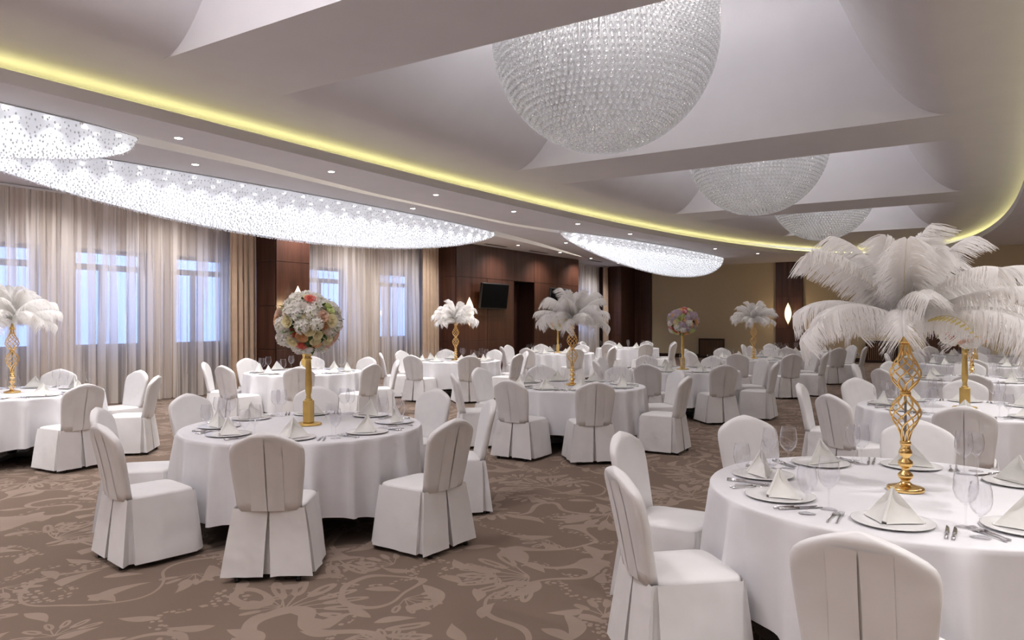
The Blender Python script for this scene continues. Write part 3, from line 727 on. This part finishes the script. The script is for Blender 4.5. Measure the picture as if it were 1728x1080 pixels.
    out_['skirt'] = MB().add(vs, [(j*n+i, (j+1)*n+i, (j+1)*n+(i+1) % n, j*n+(i+1) % n) for j in range(len(zl)-1) for i in range(n)]).mesh('skirt', M['chair'], True, 50)
    out_['leg'] = MB().tube([(0, 0, 0.02), (0, 0, 0.40)], 0.012, 8).mesh('leg', M['greymetal'])
    out_['leg_back'] = MB().tube([(0, -0.07, 0.02), (0, 0, 0.40)], 0.012, 8).mesh('leg_back', M['greymetal'])
    out_['foot'] = MB().lathe([(0.017, 0.0), (0.017, 0.028)], 8).mesh('foot', M['black'])
    return out_
CH = chair_meshes()
def chair(x, y, rz, label, group, near):
    c = thing('covered_chair', label, 'chair', (x, y, 0), rz, group)
    for k in ('back_cover', 'back_pleat', 'seat_cover', 'skirt'): obj(k, CH[k], c)
    for sx in (-1, 1):
        for sy in (-1, 1):
            l = obj('leg', CH['leg' if sy > 0 else 'leg_back'], c, (sx*0.19, 0.19 if sy > 0 else -0.19, 0))
            if near: obj('foot', CH['foot'], l, (0, 0 if sy > 0 else -0.073, 0))
    return c
# ------------------------------------------------------------------ table, cloth, setting
def cloth_mesh(seed):
    r = random.Random(seed); n = 220; ridges = []; a = r.uniform(0, 0.3)
    while a < 2*PI-0.12:
        ridges.append((a, r.uniform(0.04, 0.12), r.uniform(0.035, 0.07))); a += r.uniform(0.20, 0.44)
    def fold(q):
        v = 0
        for c, h, w in ridges:
            d = abs((q-c+PI) % (2*PI)-PI)
            if d < 0.4: v += h*math.exp(-(d/w)**2)
        return v
    rings = [(0.0, 0, 0), (0.5, 0, 0), (0.9, 0, 0), (RT-0.02, 0, 0), (RT-0.006, -0.003, 0), (RT, -0.010, 0), (RT+0.003, -0.03, 0.05)]
    rings += [(RT+0.003+0.012*t, -0.03-0.535*t, t) for t in (0.12, 0.25, 0.4, 0.55, 0.7, 0.85, 1.0)]
    vs = [(0, 0, 0)]
    for rad, z, t in rings[1:]:
        for i in range(n):
            a = 2*PI*i/n; q = rad+(t**0.6)*(fold(a)-0.03) if t else rad
            zz = z*(1+0.06*math.cos(4*a+seed) if t else 1)
            vs.append((q*math.cos(a), q*math.sin(a), zz))
    fs = [(0, 1+i, 1+(i+1) % n) for i in range(n)]
    m = len(rings)-1
    fs += [(1+j*n+i, 1+(j+1)*n+i, 1+(j+1)*n+(i+1) % n, 1+j*n+(i+1) % n) for j in range(m-1) for i in range(n)]
    return MB().add(vs, fs).mesh('tablecloth', M['cloth'])
CLOTHS = [cloth_mesh(s) for s in (1, 2, 3, 4)]
TOP = MB().lathe([(0.0, -0.03), (RT-0.02, -0.03), (RT-0.012, -0.02), (RT-0.012, -0.008), (0.0, -0.006)], 48, cap=False).mesh('tabletop', M['wooddark'])
PED = MB().lathe([(0.05, 0.05), (0.045, 0.3), (0.05, 0.74)], 12).mesh('pedestal', M['greymetal'])
PFT = MB().bbox(0.03, 0.42, -0.03, 0.03, 0.0, 0.05).mesh('pedestal_foot', M['greymetal'], False)
PLATE = MB().lathe([(0.0, 0.003), (0.05, 0.0), (0.11, 0.0), (0.135, 0.003), (0.165, 0.010), (0.168, 0.0125), (0.164, 0.0135), (0.12, 0.008), (0.11, 0.0065), (0.0, 0.007)], 32, cap=False).mesh('plate', M['china'])
def napkin_mesh(seed):
    """a square folded into a standing tent: broad flat face towards the table's middle, a rolled ridge towards the sitter"""
    r = random.Random(seed); h = 0.142+r.uniform(-0.008, 0.008); w = 0.122; yi, yo = 0.035, -0.085+r.uniform(-0.01, 0.01); sk = r.uniform(-0.02, 0.02)
    ap = Vector((0, 0.0, h)); f = MB()
    A, B, R = Vector((-w, yi, 0)), Vector((w, yi, 0)), Vector((sk, yo, 0))
    def face(p, q, bulge, dirn):
        def pt(u, v):
            base = p.lerp(q, u); k = 1-v; x = base*k+ap*v
            return x+dirn*(bulge*math.sin(PI*u)*math.sin(PI*min(1, k*1.05))*1.0)+Vector((0, 0, 0.0008+0.010*(4*u*(1-u))*k*k*(1 if dirn.y > 0 else 0.2)))
        return f.grid(pt, 9, 8)
    face(B, A, -0.012, Vector((0, 1, 0)))
    face(A, R-Vector((0.010, 0, 0)), -0.020, Vector((-0.6, -0.8, 0))); face(R+Vector((0.010, 0, 0)), B, -0.020, Vector((0.6, -0.8, 0)))
    f.tube([R+Vector((0, 0.006, 0.009)), (R*0.62+ap*0.38)+Vector((0, 0.004, 0)), ap-Vector((0, 0.002, 0.006))], lambda t: 0.012-0.007*t, 8)
    f.tube([A+Vector((0, 0.002, 0.005)), Vector((0, yi+0.001, 0.005)), B+Vector((0, 0.002, 0.005))], 0.005, 6)
    return f.mesh('napkin', M['napkin'], True, 45)
NAPS = [napkin_mesh(s) for s in range(3)]
def glass_parts(h, rb):
    zf = 0.40*h
    bowl = [(0.004, zf-0.004), (rb*0.45, zf+0.008), (rb*0.8, zf+0.028), (rb*0.98, zf+0.055), (rb, zf+0.075), (rb*0.95, zf+0.105), (rb*0.86, h-0.015), (rb*0.80, h), (rb*0.785, h), (rb*0.84, h-0.015), (rb*0.93, zf+0.105), (rb*0.975, zf+0.075), (rb*0.95, zf+0.055), (rb*0.76, zf+0.03), (rb*0.4, zf+0.011), (0.0, zf+0.004)]
    stem = [(0.009, 0.006), (0.0045, 0.016), (0.0038, zf*0.6), (0.005, zf)]
    foot = [(0.0, 0.0), (0.038, 0.0), (0.0385, 0.002), (0.02, 0.005), (0.0, 0.008)]
    a = MB().lathe(bowl, 18, cap=False); b = MB().lathe(stem, 8); c = MB().lathe(foot, 18, cap=False)
    w = MB().lathe(bowl[:9]+[(0.0, zf+0.004)][:0], 12, cap=False).lathe(stem, 5).lathe(foot[:4], 12, cap=False)
    return [x.mesh(n, M['glass']) for x, n in ((a, 'bowl'), (b, 'stem'), (c, 'foot'))], w.mesh('wine_glass', M['glass'])
GT, GTw = glass_parts(0.245, 0.049); GS, GSw = glass_parts(0.222, 0.044)
def fork_mesh():
    h = MB().tube([(0, -0.10, 0.004), (0, -0.06, 0.006), (0, 0.0, 0.005), (0, 0.03, 0.006)], lambda t: 0.0055-0.0028*math.sin(PI*min(1, t*1.2)), 6)
    b = MB().grid(lambda u, v: ((u-.5)*(0.008+0.016*sstep(v*1.6)), 0.028+0.03*v, 0.0065-0.004*v+0.003*abs(u-.5)), 5, 5)
    for q in (-0.0095, -0.0032, 0.0032, 0.0095): b.tube([(q, 0.057, 0.0035), (q, 0.08, 0.003), (q*0.97, 0.103, 0.007)], lambda t: 0.0017-0.0007*t, 5)
    return h.mesh('handle', M['steel']), b.mesh('tines', M['steel'])
def knife_mesh():
    h = MB().tube([(0, -0.11, 0.004), (0, -0.07, 0.0055), (0, -0.01, 0.005)], lambda t: 0.0068-0.002*t, 8)
    b = MB(); pr = [(-0.010, 0.0), (0.02, 0.0), (0.06, 0.001), (0.09, 0.002), (0.112, 0.006)]
    vs = []
    for y, c in pr: vs += [(-0.008+c*0.3, y, 0.002), (0.008-c*1.9, y, 0.002), (-0.007+c*0.3, y, 0.0042)]
    n = len(pr); fs = [(3*j+i, 3*j+(i+1) % 3, 3*j+3+(i+1) % 3, 3*j+3+i) for j in range(n-1) for i in range(3)]+[(0,1,2), (3*n-1, 3*n-2, 3*n-3)]
    b.add(vs, fs); return h.mesh('handle', M['steel']), b.mesh('blade', M['steel'], False)
FORK, KNIFE = fork_mesh(), knife_mesh()
# centrepieces
def feather_mesh(seed, droop, L=0.56, W=0.10):
    r = random.Random(seed); N = 48; pts = []; p = Vector((0, 0, 0))
    for i in range(N+1):
        t = i/N; a = 0.22-droop*t**2.1; d = Vector((math.cos(a), 0.05*math.sin(t*3+seed), math.sin(a))); pts.append((p.copy(), d.normalized())); p = p+d*(L/N)
    b = MB(); n = 150
    for k in range(n):
        t = 0.07+0.93*k/(n-1); f = t*N; i = min(int(f), N-1); P0 = pts[i][0].lerp(pts[i+1][0], f-i); d = pts[i][1]
        up = Vector((0, 1, 0)).cross(d)*-1; up = up if up.z >= 0 else -up
        w = W*min(1, ((t-0.03)/0.30))**0.7*(max(0.0, 1-max(0, (t-0.82)/0.24)**2))**0.5
        for sg in (-1, 1):
            ang = 0.45+0.75*t+r.uniform(-0.10, 0.10); l = w*r.uniform(0.85, 1.18)/max(0.5, math.cos(ang*0.55))
            side = Vector((0, sg, 0)); q = P0; vs = []; wd_ = 0.0085
            for j in range(5):
                v = j/4; aa = ang-0.5*v; dr = side*math.cos(aa)+d*math.sin(aa); pos = P0+dr*(l*v)+up*(0.018*math.sin(PI*v)-0.055*v*v*(0.6+t))+Vector((0, 0, -0.03*v**3*r.uniform(0.3, 1.6)))
                ww = wd_*(1-0.8*max(0, v-0.45)/0.55)
                vs += [pos-d*ww*0.5, pos+d*ww*0.5]
            b.add(vs, [(2*j, 2*j+1, 2*j+3, 2*j+2) if sg < 0 else (2*j+2, 2*j+3, 2*j+1, 2*j) for j in range(4)])
    b.tube([q[0]-Vector((0, 0, 0.001)) for q in pts[::4]], lambda t: 0.0028*(1-0.8*t), 5, mi=1)
    return b.mesh('feather', [M['feather'], M['quill']])
FEA = [feather_mesh(1, 0.7), feather_mesh(2, 0.95), feather_mesh(3, 1.15), feather_mesh(4, 0.5, 0.5), feather_mesh(5, 1.45, 0.56), feather_mesh(6, 0.8, 0.6, 0.11)]
def fern_mesh():
    b = MB(); N = 14
    sp = [Vector((0.34*t, 0, 0.10*math.sin(2.0*t)-0.10*t*t)) for t in [i/N for i in range(N+1)]]
    b.tube(sp, lambda t: 0.002*(1-0.6*t), 4)
    for i in range(3, N+1):
        t = i/N; l = 0.085*(1-(2*t-0.95)**2*0.75)
        for sg in (-1, 1):
            p = sp[i]; e = p+Vector((l*0.55, sg*l, -l*0.25)); m = p.lerp(e, 0.5); s = Vector((0.009, -sg*0.004, 0))
            b.add([p, m-s, e, m+s], [(0,1,2,3)])
    return b.mesh('fern_frond', M['fern'], False)
FERN = fern_mesh()
BASE = MB().lathe([(0.0, 0.0), (0.086, 0.0), (0.089, 0.004), (0.089, 0.016), (0.084, 0.021), (0.06, 0.027), (0.035, 0.034), (0.022, 0.045), (0.021, 0.055), (0.034, 0.068), (0.037, 0.08), (0.030, 0.092), (0.018, 0.102), (0.016, 0.112), (0.028, 0.124), (0.036, 0.138), (0.033, 0.152), (0.019, 0.164), (0.018, 0.172), (0.030, 0.186), (0.033, 0.198), (0.026, 0.212), (0.022, 0.220), (0.022, 0.238), (0.0, 0.24)], 24, cap=False).mesh('base', M['gold'])
COLLAR = MB().lathe([(0.021, -0.012), (0.026, -0.006), (0.026, 0.006), (0.021, 0.012)], 16).mesh('collar', M['gold'])
CUP = MB().lathe([(0.02, 0.0), (0.034, 0.004), (0.034, 0.010), (0.024, 0.018), (0.028, 0.026), (0.018, 0.036), (0.014, 0.075), (0.0, 0.08)], 16).mesh('cup', M['gold'])
CORE = MB().tube([(0, 0, 0.0), (0, 0, 0.25)], 0.006, 8).mesh('core_rod', M['greymetal'])
def rod(tw, up):
    pts = []
    for i in range(21):
        t = i/20; q = 1-(1-t)**1.5 if up else t**1.5
        r = 0.017+0.055*math.sin(PI*q)**1.35; a = tw*sstep(t); pts.append((r*math.cos(a), r*math.sin(a), 0.25*t))
    return MB().tube(pts, 0.0042, 6).mesh('twisted_rod', M['gold'])
RODL, RODU = rod(2.6, False), rod(2.6, True)
def feather_piece(x, y, rz, label, seed, sc=1.0, ferns=3):
    t_ = thing('feather_centrepiece', label, 'centrepiece', (x, y, ZT+0.001), rz, 'feather centrepieces'); r = random.Random(seed)
    obj('base', BASE, t_); obj('core_rod', CORE, t_, (0, 0, 0.245)); obj('collar', COLLAR, t_, (0, 0, 0.50)); obj('cup', CUP, t_, (0, 0, 0.76)); obj('collar', COLLAR, t_, (0, 0, 0.245))
    for k in range(8):
        for z, q in ((0.25, RODL), (0.51, RODU)): obj('twisted_rod', q, t_, (0, 0, z), (0, 0, 2*PI*k/8))
    z0 = 0.865
    rings = [(7, 0, 2, (2, 4, 1)), (8, 22, 13, (1, 2, 5)), (7, 0, 31, (0, 5, 1)), (6, 25, 50, (0, 3, 5)), (4, 10, 70, (3, 0, 0))]
    for n, off, el, kinds in rings:
        for k in range(n):
            az = 2*PI*(k+r.uniform(-0.18, 0.18))/n+math.radians(off); e = math.radians(el+r.uniform(-6, 8)); f = FEA[kinds[k % len(kinds)]]
            o = obj('feather', f, t_, (0.015*math.cos(az), 0.015*math.sin(az), z0+0.02*el/68), None, sc*r.uniform(0.92, 1.08)*(0.88 if el > 45 else 1.0))
            o.rotation_euler = (Matrix.Rotation(az, 3, 'Z') @ Matrix.Rotation(-e, 3, 'Y') @ Matrix.Rotation(r.uniform(-0.35, 0.35), 3, 'X')).to_euler()
    for k in range(ferns):
        az = -0.5+2.1*k+r.uniform(-0.3, 0.3)
        o = obj('fern_frond', FERN, t_, (0.12*math.cos(az), 0.12*math.sin(az), z0-0.0), None, 1.0, label='gilded fern frond')
        o.rotation_euler = (0, 0.15, az)
    return t_
def rose_mesh(mat):
    b = MB()
    for ring, (n, r0, h, op) in enumerate(((5, 0.046, 0.040, 0.9), (5, 0.034, 0.046, 0.55), (4, 0.022, 0.048, 0.25), (3, 0.010, 0.046, 0.1))):
        for k in range(n):
            a0 = 2*PI*(k+ring*0.37)/n; hw_ = 1.25*PI/n
            def pt(u, v):
                a = a0+(u-.5)*2*hw_; rr = r0*(0.35+0.65*math.sin(v*PI/2))*(1+0.35*op*v*v)+0.003*math.sin(9*a)*v; z = h*v*(1-0.12*(2*u-1)**2)-0.3*op*h*max(0, v-0.7)
                return (rr*math.cos(a), rr*math.sin(a), z)
            b.grid(pt, 4, 4)
    return b.mesh('rose', mat)
def hydrangea_mesh(mat, seed):
    b = MB(); r = random.Random(seed); b.lathe([(0.0, 0.036), (0.024, 0.028), (0.036, 0.008), (0.034, -0.015)], 8, cap=False)
    for k in range(34):
        ph = math.acos(1-k/30*0.95); th = k*2.39996; n = Vector((math.sin(ph)*math.cos(th), math.sin(ph)*math.sin(th), math.cos(ph))); n = (n+Vector((r.uniform(-.15,.15), r.uniform(-.15,.15), r.uniform(-.1,.1)))).normalized(); c = n*r.uniform(0.044, 0.056)
        a = n.cross(Vector((0.3, 0.5, 0.8))).normalized(); bb = n.cross(a); ro = r.random()*6
        for j in range(4):
            w = ro+j*PI/2; d = a*math.cos(w)+bb*math.sin(w); e = a*-math.sin(w)+bb*math.cos(w)
            b.add([c, c+d*0.011+e*0.010+n*0.004, c+d*0.022+n*0.009, c+d*0.011-e*0.010+n*0.004], [(0,1,2,3)])
    b.m = [1 if k < 24 else 0 for k in range(len(b.f))]
    return b.mesh('hydrangea', [mat, M['fl_lime']], False)
def leaf_mesh():
    return MB().grid(lambda u, v: ((u-.5)*0.05*math.sin(PI*v**0.8), 0.1*v-0.02, 0.01+0.02*v-0.03*v*v+0.012*abs(u-.5)), 3, 6).mesh('leaf', M['leaf'])
ROSE = {k: rose_mesh(M['fl_'+k]) for k in FL}; HYD = {k: hydrangea_mesh(M['fl_'+k], i) for i, k in enumerate(('white', 'lime', 'lilac'))}; LEAF = leaf_mesh()
COLB = MB().lathe([(0.0, 0.0), (0.105, 0.0), (0.108, 0.004), (0.108, 0.012), (0.10, 0.017), (0.0, 0.018)], 28, cap=False).mesh('base', M['satingold'])
COLP = MB().bbox(-0.036, 0.036, -0.036, 0.036, 0.018, 0.205, 0.005).mesh('plinth', M['satingold'], False)
COLS = MB().lathe([(0.022, 0.205), (0.032, 0.208), (0.032, 0.216), (0.018, 0.226), (0.024, 0.236), (0.018, 0.246), (0.024, 0.27), (0.028, 0.30), (0.029, 0.34), (0.022, 0.52), (0.020, 0.545), (0.028, 0.55), (0.028, 0.56), (0.018, 0.57), (0.028, 0.59), (0.034, 0.61)], 18).mesh('shaft', M['satingold'])
COLC = MB().bbox(-0.04, 0.04, -0.04, 0.04, 0.61, 0.66, 0.005).mesh('capital', M['satingold'], False)
CORE2 = MB().lathe([(0.0, -0.2), (0.1, -0.17), (0.19, -0.06), (0.2, 0.03), (0.13, 0.15), (0.0, 0.2)], 16, cap=False).mesh('foam_ball', M['leaf'])
def floral_piece(x, y, rz, label, seed, pal):
    t_ = thing('floral_centrepiece', label, 'centrepiece', (x, y, ZT+0.001), rz, 'flower ball centrepieces'); r = random.Random(seed)
    for n, m in (('base', COLB), ('plinth', COLP), ('shaft', COLS), ('capital', COLC)): obj(n, m, t_)
    zc_ = 0.85; obj('foam_ball', CORE2, t_, (0, 0, zc_))
    N = 104
    for k in range(N):
        z = 1-2*(k+0.5)/N
        if z < -0.93: continue
        th = k*2.39996+r.uniform(-0.15, 0.15); q = math.sqrt(1-z*z); n = Vector((q*math.cos(th), q*math.sin(th), z))
        R = 0.215+r.uniform(-0.02, 0.02); c = n*R; c.z *= 0.92
        rot = n.to_track_quat('Z', 'Y').to_euler()
        kind, col = r.choice(pal)
        if kind == 'h': o = obj('hydrangea', HYD[col], t_, (c.x, c.y, c.z+zc_), rot, r.uniform(0.95, 1.25))
        else: o = obj('rose', ROSE[col], t_, (c.x*1.04, c.y*1.04, c.z*1.04+zc_), rot, r.uniform(0.7, 1.0))
        o['label'] = '%s %s' % ({'lime': 'pale green', 'coral': 'coral red', 'peach': 'peach orange'}.get(col, col), 'hydrangea' if kind == 'h' else 'rose')
        if k % 3 == 0:
            d = (n+Vector((r.uniform(-.4, .4), r.uniform(-.4, .4), r.uniform(-.3, .3)))).normalized()
            obj('leaf', LEAF, t_, (d.x*0.22, d.y*0.22, d.z*0.2+zc_), (d.to_track_quat('Y', 'Z')).to_euler(), r.uniform(0.7, 1.1))
    return t_
PALA = [('h', 'white')]*11+[('r', 'cream')]*5+[('r', 'white')]*2+[('r', 'lime')]+[('r', 'blush')]*3+[('r', 'peach')]*3+[('r', 'coral')]
PALB = [('h', 'lilac')]*6+[('h', 'white')]*3+[('r', 'peach')]*3+[('r', 'coral')]*2+[('r', 'pink')]*2+[('r', 'lime')]*3+[('r', 'cream')]*2+[('h', 'lime')]
# ------------------------------------------------------------------ the fifteen tables
ROWN = ['front-row', 'second-row', 'third-row', 'fourth-row', 'last-row']; COLN = ['window column', 'centre column', 'outer column']
GRID = {(0,0): (-9.85, 4.17), (1,0): (-4.75, 4.24), (2,0): (-0.33, 4.27), (0,1): (-9.75, 8.6), (1,1): (-4.65, 8.75), (2,1): (-0.14, 8.57),
        (0,2): (-9.66, 12.77), (1,2): (-4.47, 12.58), (2,2): (-0.12, 12.85), (0,3): (-9.58, 17.2), (1,3): (-4.38, 17.04), (2,3): (-0.1, 17.1),
        (0,4): (-9.4, 21.4), (1,4): (-4.15, 21.2), (2,4): (-0.1, 21.4)}
SEAT = {0: 'right-angle', 0: 'inner side', 45: 'far inner corner', 90: 'far side', 135: 'far window-side corner', 180: 'window side', 225: 'near window-side corner', 270: 'near side', 315: 'near inner corner'}
RAD = {((2,0), 270): 1.30, ((2,0), 90): 1.22}
TWIST = {((2,0), 270): 0.4, ((1,0), 315): -5.7, ((1,0), 0): -3.5, ((1,0), 270): -8, ((1,1), 315): -8}
for (c, rw), (tx, ty) in sorted(GRID.items(), key=lambda q: q[0][1]):
    D = proj(tx, ty, ZT)[2]; feath = (c+rw) % 2 == 0; bare = (c, rw) in ((0,4), (1,4))
    kind = 'bare' if bare else ('feather' if feath else 'floral')
    TN = '%s %s table, %s' % (ROWN[rw], kind, COLN[c])
    sd = 10*rw+c; r = random.Random(100+sd)
    ox, oy = {(1,0): (-0.03, -0.02)}.get((c, rw), (0, 0))
    t_ = thing('round_table', 'round banquet table under white cloth, the '+TN, 'table', (tx+ox, ty+oy, 0), 0, 'round banquet tables')
    obj('tabletop', TOP, t_, (0, 0, ZT)); obj('pedestal', PED, t_)
    for k in range(4): obj('pedestal_foot', PFT, t_, rot=(0, 0, PI/4+k*PI/2))
    cl = thing('tablecloth', 'white floor-length round tablecloth on the '+TN, 'tablecloth', (tx+ox, ty+oy, ZT), r.uniform(0, 6.28), 'white round tablecloths', CLOTHS[sd % 4])
    if not bare:
        if feath: feather_piece(tx, ty, r.uniform(0, 6.28), {(2,0): 'largest white ostrich feather spray on gold twisted stand, on nearest table', (0,0): 'cream feather spray on gold twisted stand before the sheer curtains'}.get((c, rw), 'white feather spray on gold twisted stand, '+TN), 30+sd, 1.0 if (c, rw) == (2,0) else 0.88)
        else: floral_piece(tx, ty, r.uniform(-0.3, 0.3)+YAW, {(1,0): 'white and peach flower ball on gold column, nearest and largest flower ball'}.get((c, rw), 'flower ball on gold column, '+TN), 30+sd, PALA if c != 1 or rw < 2 else PALB)
    for a in range(0, 360, 45):
        jt = r.uniform(-2.5, 2.5); tw = TWIST.get(((c, rw), a)); th = math.radians(a+(jt if tw is None else tw)); u = Vector((math.cos(th), math.sin(th), 0)); side = Vector((u.y, -u.x, 0))*-1
        st = SEAT[a]; rz = th+PI/2
        cr = RAD.get(((c, rw), a), 1.245+r.uniform(-0.03, 0.05)); p = Vector((tx, ty, 0))+u*cr
        if seen([(p.x, p.y, z) for z in (0.0, 0.5, 0.95)]+[(p.x+dx, p.y+dy, 0.7) for dx in (-.3, .3) for dy in (-.3, .3)], 0):
            chair(p.x, p.y, rz+r.uniform(-0.06, 0.06), 'white covered chair at the %s of %s' % (st, TN), 'white covered chairs', D < 11.5)
        def at(rad, lat, z=ZT+0.001):   # lat > 0 is the sitter's right hand
            q = Vector((tx, ty, 0))+u*rad+side*lat; return (q.x, q.y, z)
        if D < 24:
            pp = at(0.71, 0)
            if not seen([pp, (pp[0], pp[1], 0.95)], 160): continue
            thing('plate', 'white china plate at the %s of %s' % (st, TN), 'plate', pp, 0, 'white dinner plates', PLATE)
            thing('napkin', 'folded tent napkin at the %s of %s' % (st, TN), 'napkin', at(0.715, 0, ZT+0.0095), rz+r.uniform(-0.25, 0.25), 'folded white napkins', NAPS[(a//45+sd) % 3])
            for nm, parts, whole, rad, lat in (('taller', GT, GTw, 0.63, 0.265), ('shorter', GS, GSw, 0.755, 0.315)):
                g = thing('wine_glass', '%s empty wine glass at the %s of %s' % (nm, st, TN), 'glass', at(rad+r.uniform(-.015, .015), lat+r.uniform(-.015, .015)), r.random()*6, 'wine glasses on the tables', None if D < 8 else whole)
                if D < 8:
                    for q, n in zip(parts, ('bowl', 'stem', 'foot')): obj(n, q, g)
            if D < 13.5:
                for nm, (hm, bm), lat, kn, pn, cat in (('inner', KNIFE, 0.205, 'table_knife', 'blade', 'knife'), ('outer', KNIFE, 0.232, 'table_knife', 'blade', 'knife'), ('inner', FORK, -0.205, 'table_fork', 'tines', 'fork'), ('outer', FORK, -0.235, 'table_fork', 'tines', 'fork')):
                    g = thing(kn, '%s steel %s at the %s of %s' % (nm, cat, st, TN), cat, at(0.75+r.uniform(-.01, .01), lat), rz+r.uniform(-0.05, 0.05), 'steel cutlery on the tables')
                    obj('handle', hm, g); obj(pn, bm, g)
